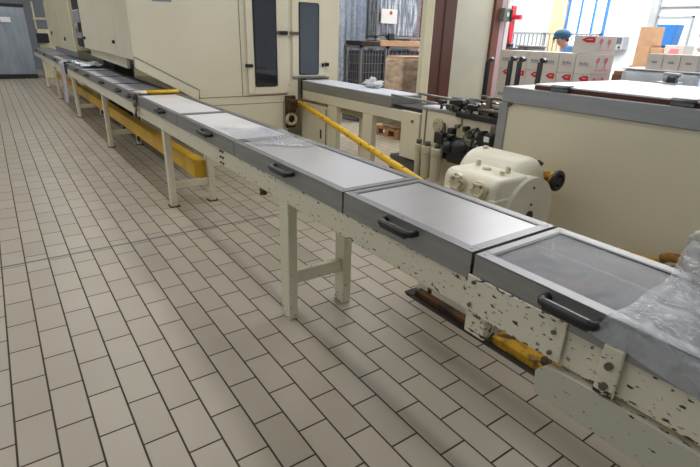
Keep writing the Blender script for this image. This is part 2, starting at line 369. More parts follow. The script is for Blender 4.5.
# ------------------------------------------------------------------ main conveyor
YN, YF = -2.3, 14.6
t = thing('main_conveyor', 'long cream painted conveyor frame with chipped paint running from front right to back left', 'conveyor', (1.215, 0, 0))
FR = t
r = MB()
for a, b_ in ((YN, -1.07), (-1.066, .884), (.888, 3.31), (3.314, 6.0), (6.004, 9.4), (9.404, YF)):
    r.box(1.215, 1.245, a, b_, .645, .75, .004)
r.build('front_rail', m_frame, t)
MB().box(1.575, 1.6, YN, YF, .645, .75, .004).build('rear_rail', m_frame, t)
cm = MB()
for y in (-1.6, -.5, .7, 1.6, 2.8, 4.2, 5.6, 7.0, 8.8, 10.6, 12.4): cm.box(1.245, 1.575, y - .02, y + .02, .66, .70)
cm.build('cross_member', m_cream, t)
MB().box(1.255, 1.565, YN + .05, YF, .735, .765, .006).build('belt', m_belt, t)
LEGS = [(.064, .152, .05), (2.146, 2.205, .05), (4.78, 4.84, .05), (7.38, 7.44, .05), (10.0, 10.06, .05), (12.4, 12.46, .05)]
for k, (a, b_, wd) in enumerate(LEGS):
    MB().box(1.213, 1.215 + wd, a, b_, .0, .66, .004).build('leg', m_frame, t)
    MB().box(1.55, 1.602, a, b_, .0, .66, .004).build('leg', m_frame, t)
    c_ = MB()
    if k == 0: c_.box(1.265, 1.55, a + .02, a + .055, .195, .265, .003)
    else: c_.box(1.265, 1.55, a + .012, a + .045, .15, .21, .003)
    c_.build('crossbar', m_frame, t)
    if k:
        for xx in (1.24, 1.576): MB().box(xx - .04, xx + .04, a - .015, b_ + .015, 0, .008).build('foot_plate', m_rust, t)
pl = MB().box(1.200, 1.2056, -1.372, -1.058, .655, .772, .004)
p = pl.build('joint_plate', m_plate, t)
for yy, zz in ((-1.085, .755), (-1.08, .68), (-1.345, .735), (-1.345, .675)):
    MB().cyl((1.2005, yy, zz), (1.193, yy, zz), .006, n=8).build('bolt', m_bolt, p)
b = MB()
for yy in (.865, .905):
    for zz in (.665, .70, .735): b.cyl((1.216, yy, zz), (1.208, yy, zz), .007, n=8)
b.build('splice_bolts', m_grease, t)
MB().box(1.216, 1.33, -1.132, -1.056, .574, .656, .004).build('bracket_stub', m_plate, t)
MB().cyl((1.23, .36, .645), (1.23, .36, .612), .02, n=10).build('stud', m_grease, t)
MB().prism([(-2.28, .525), (-1.325, .535), (-1.316, .60), (-1.345, .632), (-1.42, .640), (-2.28, .634)], 'x', 1.2, 1.228, .003).build('lower_guard', m_guard, t)
MB().box(1.193, 1.2055, -1.512, -1.466, .645, .775, .003).build('end_bracket', m_plate, t)
for zz in (.73, .675): MB().cyl((1.194, -1.49, zz), (1.182, -1.49, zz), .009, n=8).build('bolt', m_bolt, t)
# support of the near end, below the frame of the photo
for xx in (1.235, 1.56): MB().box(xx, xx + .05, -2.1, -2.0, 0, .645, .004).build('leg', m_frame, t)

def cover(y0, y1, hy, label, panel, see=False, grp='steel covers of the main conveyor', hl=.14, win=True):
    """a lid: skirt, top border, gasket line, panel, handle"""
    c = thing('conveyor_cover', label, 'conveyor cover', (1.405, (y0 + y1) / 2, .751), grp)
    z0, z1 = .752, .837
    xa, xb = 1.206, 1.609
    s = MB()
    s.box(xa, xa + .004, y0, y1, z0, z1 - .004)
    s.box(xb - .004, xb, y0, y1, z0, z1 - .004)
    s.box(xa, xb, y0, y0 + .004, z1 - .04, z1 - .004); s.box(xa, xb, y1 - .004, y1, z1 - .04, z1 - .004)
    s.build('skirt', m_steel_dark, c)
    fr = MB(); wx0, wx1 = (1.243, 1.572); wy0, wy1 = y0 + .035, y1 - .028
    fr.box(xa, wx0, y0, y1, z1 - .004, z1, .0015).box(wx1, xb, y0, y1, z1 - .004, z1, .0015)
    fr.box(wx0, wx1, y0, wy0, z1 - .004, z1, .0015).box(wx0, wx1, wy1, y1, z1 - .004, z1, .0015)
    g = MB(); gw = .010
    g.box(wx1 - gw, wx1, wy0, wy1, z1 - .006, z1 - .0005).box(wx0, wx1 - gw, wy1 - gw, wy1, z1 - .006, z1 - .001)
    g.build('gasket', m_gasket, c)
    MB().box(wx0, wx1 - gw, wy0, wy1 - gw, z1 - .007, z1 - .0025).build('panel', panel, c)
    if hl:
        h = MB(); ha, hb = hy - hl / 2, hy + hl / 2; zz = .812; xo = 1.172
        h.tube([(xa + .002, ha, zz), (xo + .012, ha, zz), (xo + .003, ha + .006, zz), (xo, ha + .018, zz), (xo, hb - .018, zz), (xo + .003, hb - .006, zz), (xo + .012, hb, zz), (xa + .002, hb, zz)], .0125, 8)
        h.box(xo - .009, xo + .010, ha + .008, hb - .008, zz - .018, zz + .013, .006)
        h.build('handle', m_black, c)
    sc = fr
    for yy in (y0 + .018, (y0 + y1) / 2, y1 - .018): sc.cyl((1.225, yy, z1 - .001), (1.225, yy, z1 + .0015), .004, n=8); sc.cyl((1.59, yy, z1 - .001), (1.59, yy, z1 + .0015), .004, n=8)
    fr.build('top_border', m_steel, c)
    return c
cover(-2.25, -1.070, -1.376, 'steel conveyor cover with smoky clear window at front right, plastic film over its end', m_plexi, hl=.14)
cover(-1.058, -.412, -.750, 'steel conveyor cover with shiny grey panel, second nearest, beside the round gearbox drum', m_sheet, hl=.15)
cover(-.402, .664, .075, 'long steel conveyor cover with sheen-painted pale panel, third nearest, behind the tall front leg', m_sheet_sheen_mid, hl=.17)
cover(.672, 1.703, 1.09, 'steel conveyor cover with sheen-painted pale panel carrying the scrap of clear film', m_sheet_sheen, hl=.17)
cover(1.711, 2.955, 2.09, 'steel conveyor cover with sheen-painted pale panel just before the yellow bar', m_sheet_sheen, hl=.15)
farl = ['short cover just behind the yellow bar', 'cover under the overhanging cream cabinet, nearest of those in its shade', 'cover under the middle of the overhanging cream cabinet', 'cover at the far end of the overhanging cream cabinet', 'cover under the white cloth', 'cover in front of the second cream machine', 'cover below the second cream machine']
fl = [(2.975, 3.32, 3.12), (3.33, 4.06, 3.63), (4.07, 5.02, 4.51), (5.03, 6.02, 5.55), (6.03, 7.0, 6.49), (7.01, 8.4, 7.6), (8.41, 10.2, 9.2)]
for (a, b_, h), l in zip(fl, farl): cover(a, b_, h, 'steel conveyor ' + l, m_sheet_sheen, hl=.15)
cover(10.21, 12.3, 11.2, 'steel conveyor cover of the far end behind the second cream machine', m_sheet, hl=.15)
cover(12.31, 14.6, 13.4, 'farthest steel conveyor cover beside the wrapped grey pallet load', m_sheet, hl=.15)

# product seen through the clear window
tag(MB().box(1.31, 1.46, -1.33, -1.22, .7655, .783, .004).build('wafer_sheet', m_pink), 'pale pink sheet lying on the belt below the clear window at front right', 'product')

# yellow bar across the conveyor with its catch
t = thing('safety_bar', 'yellow and white round bar lying across the conveyor with a metal catch at its front', 'bar', (1.4, 2.99, .838))
MB().cyl((1.31, 2.95, .857), (1.60, 2.95, .857), .019, n=16).build('bar', m_yellow, t)
MB().cyl((1.205, 2.95, .857), (1.31, 2.95, .857), .018, n=16).build('bar_end', m_cream, t)
q = MB().box(1.19, 1.204, 2.87, 2.96, .775, .862, .006).box(1.186, 1.198, 2.88, 2.94, .70, .78, .005)
q.cyl((1.19, 2.91, .76), (1.172, 2.91, .76), .022, n=12).cyl((1.19, 2.92, .82), (1.172, 2.92, .82), .018, n=12).tube([(1.185, 2.89, .71), (1.175, 2.875, .685), (1.18, 2.89, .66), (1.19, 2.92, .675), (1.188, 2.92, .71)], .009, 6)
q.build('catch', m_bolt, t)

# yellow trunking under the conveyor
t = thing('cable_trunking', 'yellow sheet metal trunking under the far half of the main conveyor', 'trunking', (1.515, 5, .21))
for a, b_ in ((2.19, 3.6), (3.606, 5.9), (5.906, 8.2), (8.206, 10.6), (10.606, 13)):
    MB().box(1.452, 1.547, a, b_, .212, .362, .006).build('trunking_section', m_yellow_far, t)
MB().box(1.449, 1.549, 2.2, 2.42, .209, .366, .005).build('end_cover', m_yellow, t)
hng = MB()
for y in (4.15, 4.9, 6.4): hng.box(1.44, 1.452, y, y + .05, .17, .22, .003).cyl((1.445, y + .03, .2), (1.43, y + .03, .2), .03, n=12)
hng.build('clamps', m_dark, t)

# cloths on the far covers
def cloth_patch(name, label, x0, x1, y0, y1, amp, m, fall=0., cat='cloth'):
    def f(u, v):
        x = x0 + (x1 - x0) * u; y = y0 + (y1 - y0) * v
        n = mnoise.noise(Vector((x * 9, y * 7, amp * 40))); n2 = mnoise.noise(Vector((x * 15, y * 12, 3)))
        z = .846 + amp * max(0, (.6 + n) * .7 + .25 * n2)
        return Vector((x + .01 * n2, y + .02 * n, z))
    return tag(MB().grid(f, 26, 26).build(name, m), label, cat)
cloth_patch('cleaning_cloth', 'crumpled white cloth on the conveyor covers beyond the overhanging cabinet', 1.25, 1.56, 6.35, 7.55, .075, m_cloth)
def glove(u, v):
    a = u * 2 * math.pi; rr = .052 * (1 + .3 * math.sin(3 * a)) * math.sin(math.pi * min(.98, max(.02, v)))
    return Vector((1.30 + rr * math.cos(a), 7.72 + 2.6 * rr * math.sin(a), .842 + .05 * (1 - v) * (1 + .2 * math.sin(5 * a)) ))
tag(MB().grid(glove, 20, 8).build('crumpled_glove', m_teal), 'teal crumpled glove beside the white cloth on the far covers', 'glove')
def hang(u, v):
    y = 7.78 + .42 * u; n = .018 * math.sin(u * 14 + v * 3) + .01 * math.sin(u * 31)
    if v < .2:
        s = v / .2; return Vector((1.33 - .155 * s, y + .03 * math.sin(9 * s), .852 + .004 * math.sin(u * 20)))
    s = (v - .2) / .8
    wv = 1 - .35 * s
    return Vector((1.165 + n - .01 * s, 7.99 + (y - 7.99) * wv, .848 - .67 * s))
tag(MB().grid(hang, 24, 24).build('hanging_cloth', m_cloth_lilac), 'pale lilac cloth hanging down over the front of the far conveyor', 'cloth')

# films
def film_top(u, v):
    # u along the line (towards the near end), v across from behind the line over the covers to the front
    y = -1.452 - .8 * u + .015 * math.sin(7 * v)
    path = [(1.74, .77), (1.66, .90), (1.605, .875), (1.5, .846), (1.36, .845), (1.25, .846), (1.193, .842), (1.178, .815), (1.170, .785 - .02 * min(1, u * 2.2))]
    s = v * (len(path) - 1); i = min(int(s), len(path) - 2); s -= i
    x = path[i][0] * (1 - s) + path[i + 1][0] * s; z = path[i][1] * (1 - s) + path[i + 1][1] * s
    n = mnoise.noise(Vector((x * 8, y * 8, 1.3))); n2 = mnoise.noise(Vector((x * 23, y * 17, 4.3)))
    z += .010 * max(0, n + .35) + .005 * (n2 + .6)
    if v > .8: x += .012 * n
    return Vector((x, y + .02 * n, z))
FILM = thing('plastic_film', 'clear crinkled plastic film draped over the nearest conveyor cover at front right', 'plastic film', (1.4, -1.8, .84))
MB().grid(film_top, 46, 60).build('film_sheet', m_film, FILM)
def bag(u, v):
    a = u * 2 * math.pi; b2 = v * math.pi
    d = Vector((math.cos(a) * math.sin(b2), math.sin(a) * math.sin(b2), math.cos(b2)))
    n = mnoise.noise(d * 3.1) * .5 + .4 * abs(mnoise.noise(d * 7))
    return Vector((1.76, -1.50, .865)) + Vector((d.x * .07, d.y * .10, d.z * .085)) * (1 + .6 * n)
MB().grid(bag, 40, 24).build('bunched_end', m_film_bag, FILM)['label'] = 'bunched cloudy end of the film'
def scrap(u, v):
    x = 1.262 + .30 * v; y = .50 + .62 * u - .18 * v
    n = mnoise.noise(Vector((x * 12, y * 10, 7)))
    return Vector((x + .015 * math.sin(11 * u), y + .02 * math.sin(8 * v), .842 + .022 * max(0, n + .1) * (1 if .02 < u < .98 else .2)))
tag(MB().grid(scrap, 36, 26).build('film_scrap', m_film), 'scrap of clear film lying across two conveyor covers', 'plastic film')

# pit strip and yellow beam on the floor beneath the near end
t = thing('floor_beam', 'greasy yellow beam in a dark rubber edged slot on the floor under the near conveyor', 'floor beam', (2.03, -.8, 0))
MB().prism([(1.957, 0), (1.922, 0), (1.928, .006), (1.955, .006)][::-1], 'y', -2.2, -.05).box(1.93, 2.15, -.085, -.03, 0, .012).build('rubber_edge', m_rubber, t)
MB().box(1.957, 2.13, -2.2, -.50, .0, .05, .006).build('yellow_plate', m_yellow_dirty, t)
MB().box(1.957, 2.13, -.495, -.085, .0, .04, .004).build('grease_plate', mat('ochre_grease', rgb(96, 66, 32), .5, var=.3, scale=14, bump=.3, col2=rgb(52, 36, 24), thr=(.42, .62)), t)
MB().cyl((2.03, -.16, .04), (2.03, -.16, .07), .035, n=14).build('cap_bolt', m_grease, t)
MB().cyl((1.985, -.93, .05), (1.985, -.93, .07), .025, n=12).tube([(1.985, -.93, .065), (1.965, -.98, .06), (1.95, -1.04, .03)], .012, 8).build('cable_clip', m_grease, t)

# ------------------------------------------------------------------ big cream cabinet (window doors)
CX0, CX1, CY0, CY1, CZ = 1.317, 3.65, 3.3, 6.15, 2.75
t = thing('packaging_cabinet', 'large cream machine cabinet with two narrow windowed doors overhanging the conveyor', 'machine', (2.8, 4.7, 0))
body = MB()
body.prism([(CX0, 1.146), (1.914, .824), (1.906, .0), (2.95, 0), (2.95, .64), (3.09, .64), (3.09, .93), (CX1, .93), (CX1, CZ), (CX0, CZ)], 'y', CY0, CY0 + .05)
body.box(1.93, 2.95, CY0 + .05, CY1, 0, .75).box(CX0 + .03, CX1 - .01, 3.94, CY1, 1.115, CZ).box(1.95, CX1 - .01, CY0 + .05, 3.94, .95, CZ).box(CX0 + .01, 1.95, CY0 + .05, 3.94, 1.13, CZ)
body.box(3.52, CX1, CY0, CY1, 0, .93)
body.build('body', m_cream, t)
# sloping apron under the overhang
MB().prism([(CX0 + .004, 1.144), (1.912, .822), (1.904, .72), (CX0 + .004, 1.045)], 'y', CY0 - .006, CY0 + .05).build('apron', m_cream, t)
MB().prism([(CX0 + .05, 1.152 - .02), (1.80, .905), (1.80, .885), (CX0 + .05, 1.115)], 'y', CY0 + .05, CY1 - .1).build('chute_liner', m_steel_dark, t)
MB().box(CX0 - .012, CX0 - .0005, 3.302, 3.94, 1.12, CZ).build('corner_post', m_cream, t)
dl = MB().box(CX0 - .012, CX0 + .03, 3.955, 6.13, 1.125, CZ - .02, .006).build('side_door', m_cream, t)
kb = MB()
for y, z in ((4.05, 1.26), (5.95, 1.26)): kb.cyl((CX0 - .012, y, z), (CX0 - .035, y, z), .018, n=12)
kb.build('knobs', m_black, dl)
MB().prism([(3.94, 1.115), (6.15, 1.115), (6.15, 1.03), (3.94, 1.0)], 'x', CX0 + .06, CX0 + .09).build('lower_skirt', m_cream, t)
ln = MB()
ln.box(2.395, 2.401, CY0 - .002, CY0 + .01, .75, CZ)
ln.box(1.914, 2.95, CY0 - .002, CY0 + .01, .738, .744).box(1.93, 2.93, CY0 - .002, CY0 + .01, .655, .660)
ln.prism([(CX0, 1.149), (CX0, 1.143), (1.917, .821), (1.917, .827)], 'y', CY0 - .009, CY0 + .01)
ln.box(1.911, 1.917, CY0 - .003, CY0 + .01, .735, .825)
ln.box(2.895, 2.90, CY0 - .002, CY0 + .01, .05, .66)
ln.build('panel_seams', mat('seam', rgb(96, 88, 66), .7), t)
def cab_door(x0, x1, z0, wx0, wx1, wz0, wz1, glass):
    d = MB(); yf = CY0 - .022
    zt = CZ - .3
    d.box(x0, wx0, yf, CY0 - .001, z0, zt, .006).box(wx1, x1, yf, CY0 - .001, z0, zt, .006)
    d.box(wx0 - .004, wx1 + .004, yf, CY0 - .001, z0, wz0, .004).box(wx0 - .004, wx1 + .004, yf, CY0 - .001, wz1, zt, .004)
    dd = d.build('door', m_cream, t)
    rr = .03; pts = []
    for cx, cz, a0 in ((wx1 - rr, wz1 - rr, 0), (wx0 + rr, wz1 - rr, 90), (wx0 + rr, wz0 + rr, 180), (wx1 - rr, wz0 + rr, 270)):
        for k in range(5):
            a = math.radians(a0 + 22.5 * k); pts.append((cx + rr * math.cos(a), cz + rr * math.sin(a)))
    MB().prism(pts, 'y', yf - .003, CY0 - .004).build('window_gasket', m_gasket, dd)
    pts2 = [(((x - (wx0 + wx1) / 2) * .90 + (wx0 + wx1) / 2), ((z - (wz0 + wz1) / 2) * .975 + (wz0 + wz1) / 2)) for x, z in pts]
    MB().prism(pts2, 'y', yf - .005, yf - .001).build('window_glass', glass, dd)
    return dd
d1 = cab_door(2.462, 2.962, .757, 2.545, 2.818, .838, 1.99, m_glassdark)
d2 = cab_door(3.012, 3.44, .94, 3.10, 3.362, .958, 1.722, m_glassgrey)
for x, z in ((2.86, 1.403),):
    MB().box(x - .02, x + .09, CY0 - .045, CY0 - .022, z - .02, z + .02, .006).build('latch', m_black, d1)
    MB().box(x - .035, x - .015, CY0 - .04, CY0 - .022, z - .018, z + .018, .004).build('latch_plate', m_bolt, d1)
MB().box(2.975, 3.03, CY0 - .045, CY0 - .022, 1.385, 1.42, .006).box(3.03, 3.09, CY0 - .038, CY0 - .022, 1.388, 1.418, .004).build('latch', m_bolt, d2)
MB().box(2.43, 2.52, CY0 - .042, CY0 - .023, 1.045, 1.08, .006).build('hinge', m_black, d1)
MB().box(3.40, 3.43, CY0 - .04, CY0 - .023, 1.045, 1.085, .004).box(3.455, 3.50, CY0 - .04, CY0 - .002, 1.05, 1.09, .004).build('hinge', m_black, d2)
MB().cyl((2.947, CY0, .85), (2.947, CY0 - .02, .85), .018, n=10).build('bolt', m_bolt, t)
MB().box(3.01, 3.47, CY0 - .012, CY0 - .001, .915, .945, .004).build('sill_strip', m_steel_dark, t)
MB().box(1.54, 1.72, CY0 - .004, CY0 - .001, 1.64, 1.70, .001).build('maker_plate', mat('maker_plate', rgb(140, 146, 158), .4), t)
# greasy bracket at the corner of the cabinet
t = thing('pivot_bracket', 'greasy dark pivot bracket with a ring at the cabinet corner by the yellow pipe', 'bracket', (2.98, 3.24, .5))
MB().box(2.91, 3.04, 3.255, 3.298, .36, .73, .01).build('plate', m_grease, t)
q = MB().torus((2.96, 3.225, .47), .06, .018, (0, 1, 0)).build('ring', m_cream_rust, t)
q = MB().cyl((2.96, 3.25, .63), (2.96, 3.16, .63), .05, n=14, bev=.006).cyl((2.90, 3.22, .69), (3.08, 3.18, .66), .022, n=10).ball((2.93, 3.2, .58), .032)
q.build('pivot', m_grease, t)
tag(MB().tube([(3.03, 3.16, .665), (2.93, 2.62, .62), (2.82, 2.03, .57), (2.71, 1.44, .52), (2.6, .847, .471), (2.49, .27, .42)], .028, 14).build('yellow_pipe', m_yellow_pipe), 'yellow pipe with dark marks slanting down from the cabinet corner behind the conveyor', 'pipe')

# ------------------------------------------------------------------ second machine far left
t = thing('far_machine', 'smaller cream machine panel hanging over the far conveyor left of the big cabinet', 'machine', (2, 8.8, 0))
MB().prism([(1.33, 1.06), (2.9, .9), (2.9, 2.75), (1.33, 2.75)], 'y', 7.16, 10.5).box(1.75, 2.9, 7.16, 10.5, 0, .95).build('body', m_far_cream, t)
MB().box(1.305, 1.335, 7.15, 10.55, 1.03, 2.75, .01).build('side_panel', m_far_cream, t)
MB().cyl((1.305, 8.1, 1.2), (1.285, 8.1, 1.2), .03, n=12).cyl((1.305, 10.0, 1.27), (1.285, 10.0, 1.27), .03, n=12).build('knobs', m_black, t)
t = thing('gap_shade_column', 'added dark column as shade in the gap between the cream machines, with grey fittings', 'machine', (1.9, 6.6, 0))
MB().box(1.345, 1.60, 6.30, 7.05, 1.12, 2.75, .02).box(1.66, 1.95, 6.3, 7.05, 0, 2.75, .02).build('post', m_dark, t)  # dark post added to paint the gap's darkness; the fittings are real parts
MB().box(1.315, 1.345, 6.35, 6.9, 1.45, 1.62, .012).box(1.325, 1.345, 6.45, 6.85, 1.24, 1.32, .01).cyl((1.33, 6.65, 1.32), (1.33, 6.65, 1.45), .03, n=12).build('fittings', m_grey, t)
t = thing('pallet_load', 'tall grey-blue wrapped load on the floor at the far left edge', 'wrapped load', (.45, 15.6, 0))
def pl_wrap(x0, x1, y0, y1, z0, z1, amp):
    mb = MB()
    mb.box(x0, x1, y0, y1, z0, z1, .03, seg=2)
    bmesh.ops.subdivide_edges(mb.b, edges=mb.b.edges[:], cuts=7, use_grid_fill=True)
    for v in mb.b.verts:
        n = mnoise.noise(v.co * 5); v.co.x += amp * n; v.co.y += amp * mnoise.noise(v.co * 5 + Vector((9, 1, 3))); 
    for f in mb.b.faces: f.smooth = True
    return mb
pl_wrap(-.35, 1.2, 15.02, 16.2, .0, 1.85, .015).build('wrapped_body', m_wrapgrey, t)
MB().box(-.36, 1.21, 15.0, 16.22, 1.84, 1.92, .01).build('top_board', m_dark, t)
MB().box(.62, .85, 14.985, 15.0, 1.45, 1.58).build('paper_label', m_paper, t)
MB().box(-.35, 1.22, 15.0, 16.2, 0, .12, .01).build('base', m_dark, t)
t = thing('far_stand', 'small cream stand with a shelf beyond the wrapped load', 'stand', (1.6, 15.3, 0))
MB().box(1.42, 1.8, 15.1, 15.6, 0, 1.3, .01).build('cabinet', m_far_cream, t)
MB().box(1.38, 1.85, 15.05, 15.65, 1.55, 1.6).box(1.4, 1.44, 15.1, 15.14, 1.3, 2.0).box(1.7, 1.74, 15.1, 15.14, 1.3, 2.0).build('shelf', m_cream_dirty, t)
MB().box(1.38, 1.66, 14.9, 15.08, .95, 1.2, .02).build('dark_box', m_black, t)

# ------------------------------------------------------------------ second conveyor
X2, X2b, Z2 = 3.12, 3.49, .90
t = thing('infeed_conveyor', 'second cream conveyor with steel lid coming out of the cabinet door behind the main line', 'conveyor', (3.3, 2.2, 0))
MB().box(X2 - .006, X2b, 1.61, 3.24, .795, .897, .003).build('steel_cover', m_steel_dark, t)
MB().box(X2 - .002, X2b - .004, 1.62, 3.24, .897, .901).build('top_sheet', m_belt_and_sheen, t)  # diffuse pale tone painted in for the bright reflection on the steel lid
MB().box(X2 - .004, X2 + .03, 1.22, 3.24, .695, .793, .003).box(X2b - .03, X2b, 1.22, 3.24, .695, .793, .003).build('rail', m_cream, t)
for a, b_ in ((2.47, 2.69), (1.84, 2.05)):
    MB().box(X2, X2 + .06, a + .05, b_, 0, .695, .004).build('leg', m_cream, t)
    MB().box(X2b - .06, X2b, b_ + .37, b_ + .48, 0, .695, .004).build('leg', m_cream, t)
MB().box(X2 + .06, X2b - .06, 1.92, 1.98, .60, .67, .003).build('crossbar', m_cream, t)
MB().box(X2 + .30, X2 + .34, 1.5, 3.2, .56, .62, .003).build('tie_bar', m_cream_dirty, t)
ep = MB().box(X2 - .012, X2b - .1, 1.215, 1.452, .385, .80, .006).build('end_panel', m_cream, t)
MB().cyl((X2 - .012, 1.30, .72), (X2 - .022, 1.30, .72), .012, n=10).build('screw', m_bolt, ep)
MB().box(X2 + .02, X2b - .12, 1.22, 1.62, .03, .37, .01).build('foot_box', m_hose, t)
MB().box(X2 + .02, X2b - .02, 1.225, 1.60, .80, .83).build('gap_tray', m_dark, t)
for xx in (X2 + .02, X2b - .02): MB().cyl((xx, 1.215, .905), (xx, 1.64, .908), .011, n=8).build('guide_rod', m_steel_dark, t)
pn = MB().box(X2 - .01, X2 + .02, 2.695, 3.245, .10, .66, .004).build('lower_panel', m_cream, t)
MB().box(X2 - .014, X2 - .008, 2.80, 2.83, .30, .40, .002).build('slot', m_dark, pn)
MB().box(X2 - .013, X2 - .009, 2.70, 2.714, .12, .64).build('hinge_line', m_dark, pn)
MB().box(X2 - .02, X2 + .05, 3.241, 3.252, .70, .92).build('end_seal', m_black, t)
def rag(u, v):
    a = u * 2 * math.pi; b2 = v * math.pi
    d = Vector((math.cos(a) * math.sin(b2), math.sin(a) * math.sin(b2), math.cos(b2)))
    k = 1 + 1.1 * mnoise.noise(d * 2.3 + Vector((5, 1, 2))) + .3 * mnoise.noise(d * 6)
    p = Vector((3.41, 2.28, .935)) + Vector((d.x * .045, d.y * .11, d.z * .045)) * k
    p.z = max(p.z, .9035); return p
tag(MB().grid(rag, 30, 18).build('paper_scrap', m_paper), 'white crumpled paper scrap lying on the second conveyor before the wrapped carton', 'paper')

# ------------------------------------------------------------------ mechanism continuing the second conveyor
t = thing('feeding_mechanism', 'cream machine base with black feeding clamps, hoses and filters left of the steel-topped cabinet', 'machine', (3.35, .7, 0))
MB().box(X2, 3.62, .10, 1.205, .47, .845, .006).box(X2 + .05, 3.6, .15, 1.15, 0, .47, .01).build('base', m_cream, t)
MB().box(X2 - .006, X2 - .001, 1.14, 1.15, .47, .84).box(X2 - .006, X2 - .001, .74, .75, .47, .84).build('panel_seams', mat('seam_dark', rgb(110, 98, 70), .7), t)
MB().box(X2 + .01, X2b, .2, 1.205, .846, .868, .004).build('belt', m_belt_and_sheen, t)
g = MB()
g.box(X2 - .008, X2 + .012, .12, 1.205, .838, .862, .003)
g.cyl((X2 + .02, .95, .90), (X2 + .02, 1.20, .902), .010, n=8).cyl((X2b - .02, .5, .92), (X2b - .02, 1.20, .917), .012, n=8)
g.build('guide_rails', m_steel_dark, t)
for i in range(44):
    y = random.uniform(.16, .98); x = random.uniform(X2 - .04, X2 + .26); z = random.uniform(.885, .95); L_ = random.uniform(.04, .12)
    MB().box(x - .025, x + .03, y - L_ / 2, y + L_ / 2, z - .02, z + .02, .005, rot=Matrix.Rotation(random.uniform(-.6, .6), 3, 'Z') @ Matrix.Rotation(random.uniform(-.4, .4), 3, 'X')).cyl((x, y, .862), (x, y, z), .008, n=8).build('clamp', random.choice((m_black, m_black, m_dark, m_bolt)), t)
for y in (.28, .45, .6, .8, 1.0): MB().cyl((X2 + .02, y, .86), (X2 + .02, y, .94), .012, n=8).box(X2 - .005, X2 + .05, y - .025, y + .025, .905, .935, .004).build('guide_bracket', m_black, t)
MB().box(X2 - .03, X2 + .37, .11, .80, .832, .878, .006).build('black_bed', m_black, t)
k = MB()
k.cyl((X2 + .05, .18, .965), (X2 + .3, .95, .935), .012, n=8).cyl((X2 - .03, .3, .925), (X2 + .03, .85, .905), .014, n=8).cyl((X2 + .1, .32, .93), (X2 + .1, .62, .925), .026, n=12).cyl((X2, .15, 1.0), (X2 + .05, .62, 1.005), .010, n=8).cyl((X2 + .2, .12, 1.01), (X2 + .2, .55, 1.02), .010, n=8)
k.box(X2 + .0, X2 + .03, .50, .54, .86, 1.01, .004).box(X2 + .19, X2 + .22, .16, .2, .86, 1.02, .004)
k.build('chrome_rods', m_bolt, t)
for y, z in ((.985, .735), (.715, .715)):
    d = MB().cyl((X2, y, z), (X2 - .025, y, z), .058, n=24, bev=.004).torus((X2 - .025, y, z), .03, .006, (1, 0, 0)).build('round_cover', m_cream_dirty, t)
MB().box(X2 - .06, X2 - .001, .88, .98, .60, .69, .005).build('valve_block', m_black, t)
MB().box(X2 - .05, X2 - .001, .86, 1.02, .545, .58, .005).build('valve_shelf', m_cream_dirty, t)
for i in range(14):
    y = random.uniform(.52, .92); z = random.uniform(.62, .79); y2 = y + random.uniform(-.14, .14); z2 = random.uniform(.50, .62); bow = random.uniform(.02, .06); sway = random.uniform(-.05, .05)
    pts = [(X2 - .012 - bow * math.sin(math.pi * a / 8), y + (y2 - y) * a / 8 + sway * math.sin(a * .8), z + (z2 - z) * a / 8) for a in range(9)]
    MB().tube(pts, random.choice((.007, .009, .012)), 8).build('hose', random.choice((m_hose, m_black, m_dark, m_cream_dirty)), t)
MB().ball((X2 - .06, .68, .62), .065, (1, 1.3, .9)).ball((X2 - .07, .8, .6), .05).box(X2 - .08, X2 - .001, .56, .80, .48, .60, .01).box(X2 - .03, X2 - .001, .52, .9, .48, .68, .006).cyl((X2 - .05, .55, .52), (X2 - .05, .55, .68), .02, n=10).build('valve_cluster', m_black, t)
MB().box(X2 - .05, X2 - .001, .40, .54, .66, .76, .008).build('terminal_box', m_black, t)
for i in range(16):
    y = random.uniform(.36, .9); z = random.uniform(.62, .80); a = random.uniform(.015, .035)
    MB().box(X2 - random.uniform(.03, .08), X2 - .001, y - a, y + a, z - a * .8, z + a * .8, .005).build('valve', random.choice((m_black, m_dark, m_hose, m_black, m_bolt)), t)
MB().box(X2 - .056, X2 - .05, .42, .47, .70, .74, .002).build('terminal_label', m_paper, t)
MB().box(X2 - .03, X2 - .001, .56, .62, .61, .66, .006).build('red_block', m_red, t)
MB().cyl((X2 - .03, .46, .60), (X2 - .03, .46, .655), .014, n=10).build('white_plug', m_white, t)
for y in (1.135, 1.03, .915):
    r_ = .046 if y < 1.1 else .028
    fl_ = MB().cyl((X2 - .07, y, .29), (X2 - .07, y, .50), r_ * .9, r_, n=18, bev=.008).cyl((X2 - .07, y, .50), (X2 - .07, y, .565), r_ * 1.12, n=18, bev=.006).build('air_filter', m_filter, t)
    MB().cyl((X2 - .07, y, .565), (X2 - .07, y, .60), .024, n=12).box(X2 - .07, X2, y - .015, y + .015, .52, .55).build('filter_head', m_hose, fl_)

